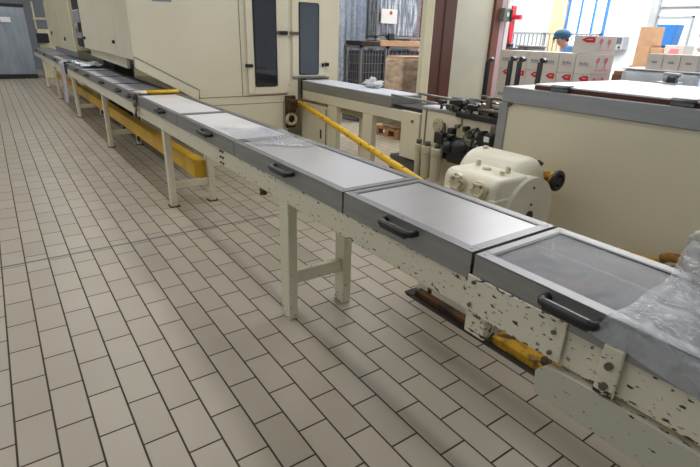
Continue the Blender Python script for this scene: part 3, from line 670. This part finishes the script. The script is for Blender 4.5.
# ------------------------------------------------------------------ gear reducer
t = thing('gear_reducer', 'cream cast gear reducer with round drum guard behind the main conveyor', 'gearbox', (2.2, -.3, 0))
def roundrect(cx, cz, w_, h_, r_, n=6):
    pts = []
    for sx, sz, a0 in ((1, 1, 0), (-1, 1, 90), (-1, -1, 180), (1, -1, 270)):
        for k in range(n + 1):
            a = math.radians(a0 + 90 * k / n); pts.append((cx + sx * (w_ - r_) + r_ * math.cos(a), cz + sz * (h_ - r_) + r_ * math.sin(a)))
    return pts
def smooth_prism(poly, y0, y1, bev):
    mb = MB(); mb.prism(poly, 'y', y0, y1)
    es = [e for e in mb.b.edges if abs(e.verts[0].co.y - e.verts[1].co.y) < 1e-6]
    bmesh.ops.bevel(mb.b, geom=es, offset=bev, segments=5, affect='EDGES', profile=.5)
    for f in mb.b.faces: f.smooth = True
    return mb
smooth_prism(roundrect(2.29, .62, .145, .243, .14, 10), -.50, -.10, .07).build('upper_housing', m_cream_clean, t)
smooth_prism(roundrect(2.09, .64, .138, .165, .05, 6), -.54, -.215, .025).build('lower_housing', m_cream_clean, t)
MB().box(1.96, 2.44, -.53, -.06, .30, .50, .02, seg=2).box(2.0, 2.4, -.52, -.05, .0, .30, .01).build('base', m_cream_clean, t)
MB().box(1.948, 2.2, -.545, -.23, .695, .713, .005).build('joint_flange', m_cream_clean, t)
for y, z, rr in ((-.325, .752, .045), (-.462, .747, .045)):
    d = MB().cyl((1.956, y, z), (1.925, y, z), rr, n=20, bev=.006).torus((1.925, y, z), rr * .62, .008, (1, 0, 0)).build('bearing_cap', m_cream_rust, t)
    bb = MB()
    for a in range(6): bb.cyl((1.93, y + .034 * math.cos(a * 1.047), z + .034 * math.sin(a * 1.047)), (1.912, y + .034 * math.cos(a * 1.047), z + .034 * math.sin(a * 1.047)), .006, n=6)
    bb.build('cap_bolts', m_cream_rust, d)
for p0, p1, r_ in (((2.10, -.36, .80), (2.10, -.36, .815), .022), ((2.135, -.46, .80), (2.135, -.46, .835), .012), ((2.13, -.28, .80), (2.13, -.28, .835), .012), ((2.27, -.2, .86), (2.27, -.2, .874), .014), ((2.08, -.47, .812), (2.08, -.47, .824), .014)):
    MB().cyl(p0, p1, r_, n=10).build('lifting_bolt', m_cream_rust, t)
dr = MB().cyl((2.215, -.42, .615), (2.215, -.562, .615), .178, n=64).build('drum_guard', m_cream_clean, t)
MB().cyl((2.215, -.562, .60), (2.215, -.566, .60), .028, n=16).build('shaft_hole', m_grease, dr)
for z in (.745, .66): MB().cyl((2.215, -.562, z), (2.215, -.567, z), .006, n=8).build('screw', m_grease, dr)
MB().box(2.14, 2.29, -.555, -.42, .0, .46, .01).build('drum_stand', m_cream_clean, t)
MB().cyl((2.36, -.44, .77), (2.38, -.47, .835), .016, n=10).build('dark_plug', m_black, t)
t = thing('shaft_handwheel', 'yellow shaft with a black ring end beside the drum guard', 'shaft', (2.42, -.45, .72))
MB().cyl((2.47, -.25, .735), (2.47, -.49, .735), .034, n=16).cyl((2.47, -.49, .735), (2.47, -.515, .735), .046, n=20, bev=.006).build('yellow_shaft', m_yellow_dirty, t)
MB().torus((2.47, -.525, .735), .042, .014, (0, 1, 0)).cyl((2.47, -.515, .735), (2.47, -.535, .735), .022, n=14).build('black_ring', m_black, t)
MB().box(2.45, 2.52, -.36, -.28, .0, .705, .01).build('shaft_bracket', m_cream_dirty, t)

# ------------------------------------------------------------------ steel-topped cabinet on the right
KX, KY0, KY1 = 2.65, -2.4, .03
t = thing('steel_topped_cabinet', 'cream cabinet with steel band and hinged white-shining steel lid at right', 'cabinet', (3.3, -1.2, 0))
MB().box(KX, 3.72, KY0, KY1 - .04, .08, 1.08, .004).build('body', mat('cabinet_cream', rgb(222, 214, 188), .36, var=.03, scale=1.2), t)
MB().box(KX + .05, 3.7, KY0 + .02, KY1 - .08, 0, .08).build('plinth', m_dark, t)
MB().box(KX - .012, 3.74, KY0 - .01, KY1, 1.06, 1.15, .004).build('steel_band', m_band, t)
MB().box(KX - .01, KX + .05, KY1 - .05, KY1 + .012, .05, 1.06, .004).build('corner_post', m_band, t)
MB().prism([(KY1 - .05, 1.06), (KY1 - .05, 1.035), (KY1 - .085, 1.06)], 'x', KX - .013, KX).build('rust_patch', m_rust, t)
MB().box(KX + .012, 3.60, KY0, -.165, 1.151, 1.170).build('lid_core', mat('brown_lid_edge', rgb(92, 50, 36), .6), t)
ld = MB().box(KX + .012, 3.60, KY0, -.165, 1.1705, 1.18, .002).build('lid', mat('bright_lid', rgb(226, 228, 232), .3, .25, var=.02), t)
for y in (-.33, -.93):
    MB().box(KX - .008, KX + .05, y - .05, y + .05, 1.151, 1.186, .003).cyl((KX - .006, y - .05, 1.175), (KX - .006, y + .05, 1.175), .008, n=8).build('hinge', m_steel, t)
lt = MB().box(3.60, 3.70, -.50, -.38, 1.152, 1.19, .003).cyl((3.65, -.42, 1.19), (3.65, -.42, 1.235), .02, n=12).cyl((3.65, -.47, 1.19), (3.65, -.47, 1.225), .016, n=12).box(3.63, 3.67, -.50, -.40, 1.225, 1.245, .004).build('lid_clamp', m_band, t)
MB().box(3.60, 3.63, -.49, -.44, 1.19, 1.22, .003).build('black_insert', m_black, lt)
tag(MB().tube([(2.55, -.86, .452), (2.55, -.98, .452), (2.55, -1.06, .46)], .02, 12).build('yellow_rail', m_yellow), 'thin yellow rail just showing behind the near cover below the cream cabinet', 'rail')
t = thing('rusty_coupling', 'brown ochre pipe coupling at the end of the thin yellow rail', 'coupling', (2.55, -1.1, .5))
MB().tube([(2.55, -1.062, .488), (2.55, -1.09, .507), (2.55, -1.13, .513), (2.55, -1.165, .50)], .022, 12).build('elbow', mat('ochre_rust', rgb(150, 106, 36), .6, var=.2, scale=30), t)
MB().cyl((2.55, -1.166, .495), (2.55, -1.215, .48), .028, n=14, bev=.004).build('collar', m_grease, t)
MB().cyl((2.55, -1.19, .47), (2.55, -1.19, .0), .02, n=10).cyl((2.55, -1.12, .47), (2.55, -1.12, .0), .014, n=10).build('stand_pipe', m_grease, t)

# ------------------------------------------------------------------ column, pallet, cages
t = thing('steel_column', 'dark brown steel column with a thin cream edge strip behind the second conveyor', 'column', (4.5, 2.45, 0))
MB().box(4.312, 4.67, 2.40, 2.50, 0, ZC - .003, .004).build('beam', m_brown, t)
MB().box(4.475, 4.50, 2.392, 2.40, 0, ZC - .003).build('cable_strip', mat('dark_strip', rgb(78, 48, 40), .5), t)
MB().box(4.29, 4.311, 2.39, 2.50, 0, ZC - .003, .003).build('edge_strip', m_cream, t)
t = thing('rear_post', 'thin brown post rising behind the wire cages left of the column', 'post', (7.45, 6.2, 0))
MB().box(7.33, 7.58, 6.15, 6.30, 0, ZC - .003, .004).build('post', m_brown2, t)
MB().box(7.3, 7.6, 6.12, 6.33, 0, .02).build('base_plate', m_brown2, t)
struct('wall_divider', 'pale divider panel between the thin post and the column', MB().box(7.6, 9.4, 6.2, 6.3, 0, ZC, .004), mat('divider_paint', rgb(206, 206, 196), .6, var=.02))
t = thing('wood_pallet', 'wooden pallet under the wrapped carton behind the second conveyor', 'pallet', (5.3, 3.8, 0))
pm = MB()
for i in range(6): pm.box(4.87, 5.70, 3.50 + i * .095, 3.575 + i * .095, .12, .142, .002)
pm.build('deck_boards', m_wood, t)
pm = MB()
for x in (4.87, 5.235, 5.6):
    for y in (3.50, 3.73, 3.97): pm.box(x, x + .1, y, y + .09, .02, .10, .003)
    pm.box(x, x + .1, 3.50, 4.06, 0, .02).box(x, x + .1, 3.50, 4.06, .10, .12)
pm.build('blocks', m_wood, t)
t = thing('wrapped_carton', 'brown carton wrapped in shiny stretch film on the wooden pallet', 'carton', (5.3, 3.75, .143))
pl_wrap(4.885, 5.86, 3.52, 3.92, .145, 1.13, .012).build('carton_body', m_wrapkraft, t)
MB().box(4.90, 5.85, 3.535, 3.905, 1.12, 1.15, .004).build('carton_top', m_kraft, t)

def cage(x0, x1, y0, y1, z0, z1, label, fill=None, name='wire_cage'):
    c = thing(name, label, 'wire cage', ((x0 + x1) / 2, (y0 + y1) / 2, z0), 'wire cages behind the second conveyor')
    fr = MB(); r_ = .018
    for x in (x0 + r_, x1 - r_):
        for y in (y0 + r_, y1 - r_): fr.box(x - r_, x + r_, y - r_, y + r_, z0, z1)
    for z in (z0 + .05, z1 - r_):
        for y in (y0 + r_, y1 - r_): fr.box(x0, x1, y - r_, y + r_, z - r_, z + r_)
        for x in (x0 + r_, x1 - r_): fr.box(x - r_, x + r_, y0, y1, z - r_, z + r_)
    fr.build('frame', m_cagewire, c)
    wm = MB(); n = 9
    for i in range(1, n):
        x = x0 + (x1 - x0) * i / n; wm.box(x - .004, x + .004, y0, y0 + .008, z0, z1)
        y = y0 + (y1 - y0) * i / n; wm.box(x0, x0 + .008, y - .004, y + .004, z0, z1)
    for i in range(1, 9):
        z = z0 + (z1 - z0) * i / 9; wm.box(x0, x1, y0, y0 + .008, z - .004, z + .004); wm.box(x0, x0 + .008, y0, y1, z - .004, z + .004)
    wm.build('wire_mesh', m_cagewire, c)
    if fill: MB().box(x0 + .05, x1 - .05, y0 + .04, y1 - .05, z0 + .06, z1 - .08, .02).build('contents', fill, c)
    return c
cage(5.24, 5.80, 5.0, 5.5, 0, 1.25, 'dark filled wire cage behind the wrapped carton, left one of the lower two', m_darkcage)
cage(5.82, 6.75, 5.0, 5.5, 0, 1.25, 'dark filled wire cage behind the wrapped carton, right one of the lower two', m_darkcage)
cc = cage(5.58, 6.62, 5.05, 5.35, 1.345, 2.6, 'pale filled wire cage with a paper notice, standing on the lower cages', m_streaks)
pp = MB().box(5.66, 6.0, 5.03, 5.048, 1.61, 1.83).build('paper_notice', m_paper, cc)
MB().cyl((5.86, 5.03, 1.775), (5.86, 5.026, 1.775), .03, n=14).build('red_dot', m_red, pp)
tag(MB().box(5.62, 6.74, 4.97, 5.5, 1.252, 1.343, .004).build('cardboard_tray', m_kraft), 'flat brown cardboard tray between the lower and upper wire cages', 'cardboard')
tag(MB().box(5.24, 5.60, 4.98, 5.45, 1.252, 1.325, .006).build('black_tray', m_black), 'black tray on the left lower wire cage', 'tray')
tag(MB().box(5.82, 5.95, 5.0, 5.04, 1.344, 1.46, .008).build('black_box', m_black), 'small black box on the cardboard tray', 'box')
def curtain(u, v):
    return Vector((5.42 + 1.0 * u, 5.98 + .04 * math.sin(u * 47) + .025 * math.sin(u * 83 + 2 * v), .12 + 2.8 * v))
tag(MB().grid(curtain, 110, 10, .003).build('plastic_curtain', m_film_curtain), 'hanging sheet of bluish clear plastic beside the cream cabinet, behind the wire cages', 'plastic curtain')
struct('wall_rear', 'grey wall behind the wire cages', MB().box(3.9, 8.2, 6.6, 6.7, 0, ZC), m_wall_grey)

# ------------------------------------------------------------------ bright room: cartons, worker, stands
def pallet(x0, x1, y0, y1, label):
    c = thing('pallet', label, 'pallet', ((x0 + x1) / 2, (y0 + y1) / 2, 0))
    m = MB()
    n = 6; 
    for i in range(n):
        y = y0 + (y1 - y0 - .09) * i / (n - 1); m.box(x0, x1, y, y + .09, .115, .138)
    m.build('deck_boards', m_wood, c)
    m = MB()
    for k in range(3):
        x = x0 + (x1 - x0 - .1) * k / 2; m.box(x, x + .1, y0, y1, .0, .115)
    m.build('bearers', m_wood, c); return c
pallet(6.0, 6.95, 1.40, 2.80, 'pallet under the stack of white cartons in the bright room')
cw, cd, ch = .224, .45, .229
def carton(x, y, z, label, grp, w_=cw, d_=cd, h_=ch, red=False, pinks=True, name='carton'):
    c = thing(name, label, 'carton', (x + d_ / 2, y + w_ / 2, z), grp)
    MB().box(x, x + d_, y + .002, y + w_ - .002, z + .001, z + h_ - .001, .003).build('box', m_carton, c)
    if red:
        MB().prism([(y + .02, z + h_ * .62), (y + .02, z + h_ * .92), (y + w_ * .42, z + h_ * .92), (y + w_ * .66, z + h_ * .77), (y + w_ * .42, z + h_ * .62)], 'x', x - .002, x + .001).build('red_arrow_mark', m_red, c)
        MB().box(x - .003, x - .0015, y + .05, y + w_ * .42, z + h_ * .77, z + h_ * .81).build('arrow_lettering', m_carton, c)
    else:
        g = MB()
        for i in range(4): g.box(x - .002, x + .001, y + w_ * .24 + i * .03, y + w_ * .24 + i * .03 + .024, z + h_ * .45, z + h_ * (.55 + .04 * (i % 2)))
        g.box(x - .002, x + .001, y + w_ * .2, y + w_ * .8, z + h_ * .38, z + h_ * .41)
        g.build('grey_print', m_tape, c)
    if pinks:
        g = MB()
        for q in (.22, .62):
            g.torus((x + d_ * q, y - .0, z + h_ * .7), .028, .006, (0, 1, 0), n=14, m=5); g.box(x + d_ * q - .005, x + d_ * q + .005, y - .001, y + .003, z + h_ * .3, z + h_ * .8)
        g.box(x + d_ * .15, x + d_ * .8, y - .001, y + .003, z + h_ * .2, z + h_ * .24)
        g.build('pink_print', m_pinkmark, c)
    return c
names = ['rightmost', 'second from the right', 'third from the right', 'fourth from the right', 'fifth from the right', 'leftmost']
z0 = .140
for row in range(5):
    for i in range(6):
        y = 1.41 + i * (cw + .003); z = z0 + row * ch
        if row == 4: lab = 'white carton with grey print, top full row, ' + names[i]
        elif row == 3: lab = 'white carton with red arrow, second row from the top, ' + names[i]
        else: lab = 'white carton low in the stack behind the steel-topped cabinet'
        carton(6.0, y, z, lab, 'white cartons stacked in the bright room', red=(row == 3), pinks=(i == 0))
carton(6.02, 1.43, z0 + 5 * ch + .001, 'single white carton with red arrow on top of the carton stack', 'white cartons stacked in the bright room', w_=.29, h_=.2, red=True)

# worker
t = thing('person', 'person in blue smock and blue hair cap bending over the scales behind the carton stack', 'person', (7.35, 2.55, 0))
def skin_body(name, V, E, R_, m, parent, sub=2):
    off = Vector(parent.location); me = bpy.data.meshes.new(name); me.from_pydata([Vector(v) - off for v in V], E, []); me.update()
    o = bpy.data.objects.new(name, me); COL.objects.link(o); o.parent = parent
    md = o.modifiers.new('skin', 'SKIN'); md.use_smooth_shade = True
    for i, r_ in enumerate(R_): me.skin_vertices[0].data[i].radius = (r_, r_) if not isinstance(r_, tuple) else r_
    me.skin_vertices[0].data[0].use_root = True
    s = o.modifiers.new('sub', 'SUBSURF'); s.levels = sub; s.render_levels = sub
    me.materials.append(m); return o
PX, PY = 7.35, 2.45
# facing +y/-x (towards the left of the picture), stooping
f = Vector((-.45, .89, 0)).normalized(); sd = Vector((f.y, -f.x, 0))
def pp_(fw, side, z): v = Vector((PX, PY, 0)) + f * fw + sd * side; return (v.x, v.y, z)
V = [pp_(0, 0, .90), pp_(.02, 0, 1.05), pp_(.06, 0, 1.20), pp_(.12, 0, 1.31), pp_(.19, 0, 1.375), pp_(.25, 0, 1.42), pp_(.265, 0, 1.50),
     pp_(0, .09, .84), pp_(.02, .10, .47), pp_(-.02, .10, .09), pp_(.12, .11, .04),
     pp_(0, -.09, .84), pp_(.02, -.10, .47), pp_(-.02, -.10, .09), pp_(.12, -.11, .04),
     pp_(.10, .17, 1.30), pp_(.17, .22, 1.06), pp_(.40, .16, 1.17), pp_(.48, .13, 1.24),
     pp_(.10, -.17, 1.30), pp_(.17, -.22, 1.06), pp_(.40, -.16, 1.10), pp_(.48, -.13, 1.12)]
E = [(0, 1), (1, 2), (2, 3), (3, 4), (4, 5), (5, 6), (0, 7), (7, 8), (8, 9), (9, 10), (0, 11), (11, 12), (12, 13), (13, 14), (3, 15), (15, 16), (16, 17), (17, 18), (3, 19), (19, 20), (20, 21), (21, 22)]
R_ = [.13, .12, .13, .12, .055, .085, .08, .085, .06, .042, .035, .085, .06, .042, .035, .055, .045, .034, .03, .055, .045, .034, .03]
skin_body('body', V, E, R_, m_skin, t)
V2 = [pp_(0, 0, .72), pp_(0, 0, .95), pp_(.02, 0, 1.08), pp_(.06, 0, 1.21), pp_(.11, 0, 1.30), pp_(.10, .18, 1.305), pp_(.165, .22, 1.07), pp_(.36, .17, 1.15), pp_(.10, -.18, 1.305), pp_(.165, -.22, 1.07), pp_(.36, -.17, 1.09)]
skin_body('smock', V2, [(0, 1), (1, 2), (2, 3), (3, 4), (4, 5), (5, 6), (6, 7), (4, 8), (8, 9), (9, 10)], [.17, .165, .16, .165, .15, .095, .062, .048, .085, .062, .048], m_smock, t)
hc = Vector(pp_(.265, 0, 1.465))
cp = MB(); cp.ball(hc + Vector((0, 0, .045)) - f * .02, .125, (1, 1, .62)); cp.torus(hc + Vector((0, 0, .02)) - f * .01, .108, .018, (f.x * .25, f.y * .25, 1)); cp.build('hair_cap', m_cap, t)
fc = MB(); fc.ball(hc + f * .092 + Vector((0, 0, -.03)), .018, (1, 1, 1.5)); fc.ball(hc - sd * .085 + Vector((0, 0, -.02)), .022, (.6, 1, 1.4)); fc.ball(hc + sd * .085 + Vector((0, 0, -.02)), .022, (.6, 1, 1.4)); fc.build('nose_and_ears', m_skin, t)
ey = MB()
for s in (-1, 1): ey.ball(hc + f * .078 + sd * .034 * s + Vector((0, 0, -.005)), .010)
ey.ball(hc + f * .083 + Vector((0, 0, -.068)), .012, (1.4, 1.4, .4)); ey.ball(hc - f * .085 + Vector((0, 0, -.03)), .04); ey.build('face_features', m_hair, t)
for s in (1, -1):
    base = Vector(pp_(.48, .13 * s, 1.24 if s > 0 else 1.12))
    for k in range(4):
        o_ = sd * (.022 * (k - 1.5)); L_ = (.065, .078, .074, .055)[k]
        MB().tube([base + o_, base + o_ + f * L_ * .5 + Vector((0, 0, .004)), base + o_ + f * L_ * .85 + Vector((0, 0, -.014)), base + o_ + f * L_ + Vector((0, 0, -.03))], [.010, .0095, .009, .006], 8).build('finger', m_skin, t)
    MB().tube([base - f * .02 - sd * .03 * s, base + f * .02 - sd * .05 * s + Vector((0, 0, -.01)), base + f * .045 - sd * .05 * s + Vector((0, 0, -.02))], [.012, .011, .007], 8).build('thumb', m_skin, t)
skin_body('trousers', [pp_(0, 0, .88), pp_(0, .09, .80), pp_(.02, .10, .47), pp_(-.02, .10, .12), pp_(0, -.09, .80), pp_(.02, -.10, .47), pp_(-.02, -.10, .12)], [(0, 1), (1, 2), (2, 3), (0, 4), (4, 5), (5, 6)], [.15, .105, .085, .075, .105, .085, .075], m_trouser, t)
sh = MB()
for s in (1, -1):
    a = Vector(pp_(.04, .105 * s, .0)); sh.ball(a + Vector((0, 0, .045)), .05, (1.0, 1.9, .85))
sh.build('shoes', m_white, t)
# table with scales
t = thing('work_table', 'white work table behind the carton stack carrying the grey scales', 'table', (7.3, 3.4, 0))
MB().box(6.98, 7.6, 2.97, 4.5, 1.12, 1.16, .005).build('table_top', m_white, t)
for x in (7.04, 7.52):
    for y in (3.05, 4.41): MB().box(x, x + .05, y, y + .05, 0, 1.12).build('leg', m_grey, t)
t = thing('weighing_scales', 'dark grey weighing scales on the work table under the worker\'s hand', 'scales', (7.25, 3.1, 1.161))
MB().box(7.05, 7.35, 2.99, 3.30, 1.162, 1.32, .01).build('scale_body', m_grey, t)
MB().box(7.03, 7.37, 2.97, 3.32, 1.32, 1.345, .004).build('scale_plate', m_steel_dark, t)
MB().box(6.99, 7.05, 3.1, 3.42, 1.162, 1.30, .01).build('display', m_black, t)
# rail fence
t = thing('bar_railing', 'white railing of thin upright bars left of the worker', 'railing', (10.5, 5.3, 0))
m = MB().box(10.48, 10.52, 3.9, 6.6, 1.56, 1.60).box(10.48, 10.52, 3.9, 6.6, .3, .34).box(10.48, 10.52, 3.9, 3.94, 0, 1.6).box(10.48, 10.52, 6.56, 6.6, 0, 1.6).box(10.48, 10.52, 5.2, 5.24, 0, 1.6)
m.build('rails', m_grey, t)
m = MB()
for i in range(24): m.cyl((10.5, 4.0 + i * .108, .3), (10.5, 4.0 + i * .108, 1.58), .012, n=6)
m.build('bars', m_hose, t)
# red lifter
t = thing('red_lifter', 'tall red lifting stand with a side arm beside the white door post', 'lifter', (8.5, 4.62, 0))
MB().box(8.44, 8.56, 4.57, 4.67, .1, 2.02, .01).build('mast', m_red, t)
MB().box(8.46, 8.54, 4.40, 4.57, 1.78, 1.86, .01).cyl((8.42, 4.56, 1.95), (8.42, 4.56, 1.30), .02, n=8).build('arm', m_red, t)
MB().box(8.2, 8.8, 4.3, 4.95, 0, .1, .02).build('base', m_red, t)
MB().box(8.40, 8.50, 4.48, 4.60, 1.28, 1.36, .01).build('bracket', m_black, t)
# electrical box on the jamb
t = thing('junction_box', 'small grey green junction box with cable on the brown door post', 'junction box', (6.45, 3.15, 1.74))
MB().box(6.37, 6.53, 3.09, 3.18, 1.66, 1.84, .01).build('box', mat('grey_green_plastic', rgb(120, 128, 120), .5), t)
MB().box(6.49, 6.54, 3.07, 3.09, 1.66, 1.82, .006).build('cover', m_dark, t)
MB().box(6.42, 6.47, 3.08, 3.09, 1.72, 1.78, .004).build('badge', m_paper, t)
# dark upright handles of trolleys in front of the stack
def trolley(x, ys, zt, label):
    t = thing('hand_trolley', label, 'trolley', (x, sum(ys) / len(ys), 0), 'black handled trolleys before the carton stack')
    for y in ys:
        MB().tube([(x, y, .1), (x, y, zt - .03), (x + .015, y, zt), (x + .08, y, zt)], .028, 10).build('upright', m_black, t)
    MB().box(x - .02, x + .42, min(ys) - .04, max(ys) + .04, .08, .12, .01).build('deck', m_grey, t)
    wv = MB()
    for y in (min(ys) - .02, max(ys) + .02):
        for xx in (x + .05, x + .36): wv.cyl((xx, y - .012, .045), (xx, y + .012, .045), .045, n=14)
    wv.build('wheels', m_black, t)
    if len(ys) > 1: MB().cyl((x, min(ys), .65), (x, max(ys), .65), .014, n=8).build('crossbar', m_black, t)
trolley(5.0, (1.81, 1.69), 1.215, 'trolley with a pair of black uprights, middle of the three before the carton stack')
trolley(5.02, (1.44,), 1.215, 'trolley with one black upright, right of the three before the carton stack')
trolley(5.0, (2.13,), 1.19, 'trolley with a black upright left of the white door edge')
# right background
pallet(9.6, 10.5, 1.95, 2.95, 'pallet under the brown cartons by the far wall')
kz = [(9.70, 2.56, .14, .40, .26, .46), (9.70, 2.30, .14, .4, .25, .46), (9.70, 2.55, .602, .4, .26, .46), (9.70, 2.29, .602, .4, .25, .44), (9.72, 2.53, 1.064, .4, .24, .34), (9.72, 2.31, 1.044, .4, .21, .32), (9.74, 2.52, 1.406, .34, .26, .30)]
kl = ['bottom left', 'bottom right', 'second row left', 'second row right', 'third row left', 'third row right', 'topmost']
for (x, y, z, d_, w_, h_), l in zip(kz, kl):
    c = thing('brown_carton', 'brown cardboard carton in the leaning heap by the far wall, ' + l, 'carton', (x + d_ / 2, y + w_ / 2, z), 'brown cartons by the far wall')
    MB().box(x, x + d_, y, y + w_, z, z + h_, .004).build('box', m_kraft, c)
    MB().box(x - .001, x + d_ * .98, y + w_ * .46, y + w_ * .54, z + h_ - .001, z + h_ + .001).build('tape', m_wood, c)
t = thing('blue_bin', 'blue plastic bin on a stand in front of the pale door', 'bin', (11.0, 2.85, 0))
MB().prism([(2.65, 1.40), (2.95, 1.40), (2.98, 1.78), (2.62, 1.78)], 'x', 10.75, 11.05, .01).build('bin', m_bluebin, t)
MB().box(10.78, 11.02, 2.68, 2.92, 0, 1.40, .01).build('stand', m_grey, t)
t = thing('open_carton', 'white and pink printed carton on the brown heap below the blue bin', 'carton', (9.9, 2.13, .14))
MB().box(9.7, 10.1, 1.98, 2.28, .14, 1.42, .004).build('box', m_carton, t)
MB().prism([(2.05, 1.22), (2.05, 1.36), (2.18, 1.36), (2.24, 1.22)], 'x', 9.695, 9.705).build('pink_flap', m_pinkmark, t)
t = thing('control_box', 'grey control box with dials on the pale wall right of the blue window', 'control box', (X1 - .15, 4.78, 1.28))
MB().box(X1 - .25, X1, 4.57, 4.98, 1.28, 1.59, .01).build('box', m_grey, t)
MB().box(X1 - .262, X1 - .25, 4.62, 4.74, 1.42, 1.56, .003).build('screens', m_glassgrey, t)
k = MB()
for y in (4.65, 4.78, 4.91): k.cyl((X1 - .25, y, 1.34), (X1 - .28, y, 1.34), .025, n=10)
k.build('dials', m_black, t)
pallet(5.55, 6.5, .05, .92, 'pallet under the silver wrapped load right of the white cartons')
t = thing('wrapped_load', 'silver film wrapped load under the row of pale cartons at right', 'wrapped load', (6.0, .55, .14))
pl_wrap(5.57, 6.35, .12, .84, .14, 1.165, .012).build('wrapped_body', m_wrapsilver, t)
MB().box(5.56, 6.36, .11, .85, 1.168, 1.18, .003).build('top_sheet', m_white, t)
for i, l in enumerate(['rightmost', 'second from the right', 'third from the right']):
    y = .17 + i * .155
    c = thing('pale_carton', 'pale carton in the row on the silver wrapped load, ' + l, 'carton', (5.82, y + .075, 1.181), 'pale cartons on the silver load')
    MB().box(5.60, 6.02, y, y + .15, 1.181, 1.325, .004).build('box', m_carton, c)
    MB().box(5.597, 5.601, y + .05, y + .10, 1.24, 1.258).build('grey_print', m_tape, c)
pallet(8.6, 9.6, .42, 1.62, 'pallet under the tall sacks at the right edge')
t = thing('sack_stack', 'tall wrapped stack of pale sacks at the right edge of the bright room', 'stack', (9.1, 1.3, .14))
mm = MB()
for i in range(9):
    z = .152 + i * .19
    def fs(u, v, z=z, i=i):
        a = u * 2 * math.pi; b2 = v * math.pi
        d = Vector((math.copysign(abs(math.cos(a)) ** .5, math.cos(a)) * math.sin(b2) ** .5 if 0 < v < 1 else 0, math.copysign(abs(math.sin(a)) ** .5, math.sin(a)) * math.sin(b2) ** .5 if 0 < v < 1 else 0, math.cos(b2)))
        return Vector((9.1 + d.x * .42, .97 + .02 * (i % 2) + d.y * .52, z + .095 + d.z * .1))
    mm.grid(fs, 28, 10)
mm.build('sacks', mat('pale_sack', rgb(206, 198, 194), .6, var=.1, bump=.3), t)
t = thing('brown_crate', 'brown wooden crate between the white cartons and the silver load', 'crate', (6.3, 1.06, 0))
MB().box(6.05, 6.6, .95, 1.17, 0, 1.12, .006).build('crate_body', m_wood, t)
MB().box(6.04, 6.61, .945, 1.175, 1.0, 1.08, .004).build('crate_batten', m_brown2, t)

# ------------------------------------------------------------------ camera, world, view
cam = bpy.data.cameras.new('camera'); co = bpy.data.objects.new('camera', cam); COL.objects.link(co); S.camera = co
cam.sensor_fit = 'HORIZONTAL'; cam.sensor_width = 36; cam.lens = 482.0945 / 700 * 36; cam.clip_start = .05; cam.clip_end = 100
Rm = [[0.8182667078707989, -0.574002238355332, 0.031000405696589912], [0.19422951942823266, 0.32683505778147265, 0.9249074217388783], [0.5410309497366692, 0.7507997571710117, -0.37892642565409396]]
M3 = Matrix((Rm[0], Rm[1], [-v for v in Rm[2]])).transposed()
co.matrix_world = Matrix.Translation((0.19135787, -1.86929857, 1.39421838)) @ M3.to_4x4()
wd = bpy.data.worlds.new('sky'); S.world = wd; wd.use_nodes = True
bg = wd.node_tree.nodes['Background']; bg.inputs[0].default_value = (.80, .9, 1, 1); bg.inputs[1].default_value = 4.0
S.view_settings.view_transform = 'Standard'; S.view_settings.look = 'None'; S.view_settings.gamma = 1; S.view_settings.use_curve_mapping = False
S.view_settings.exposure = -0.48
try:
    S.cycles.use_denoising = True; S.cycles.max_bounces = 8; S.cycles.transparent_max_bounces = 12; S.cycles.caustics_reflective = False; S.cycles.caustics_refractive = False; S.cycles.sample_clamp_indirect = 3; S.cycles.sample_clamp_direct = 8
except Exception: pass
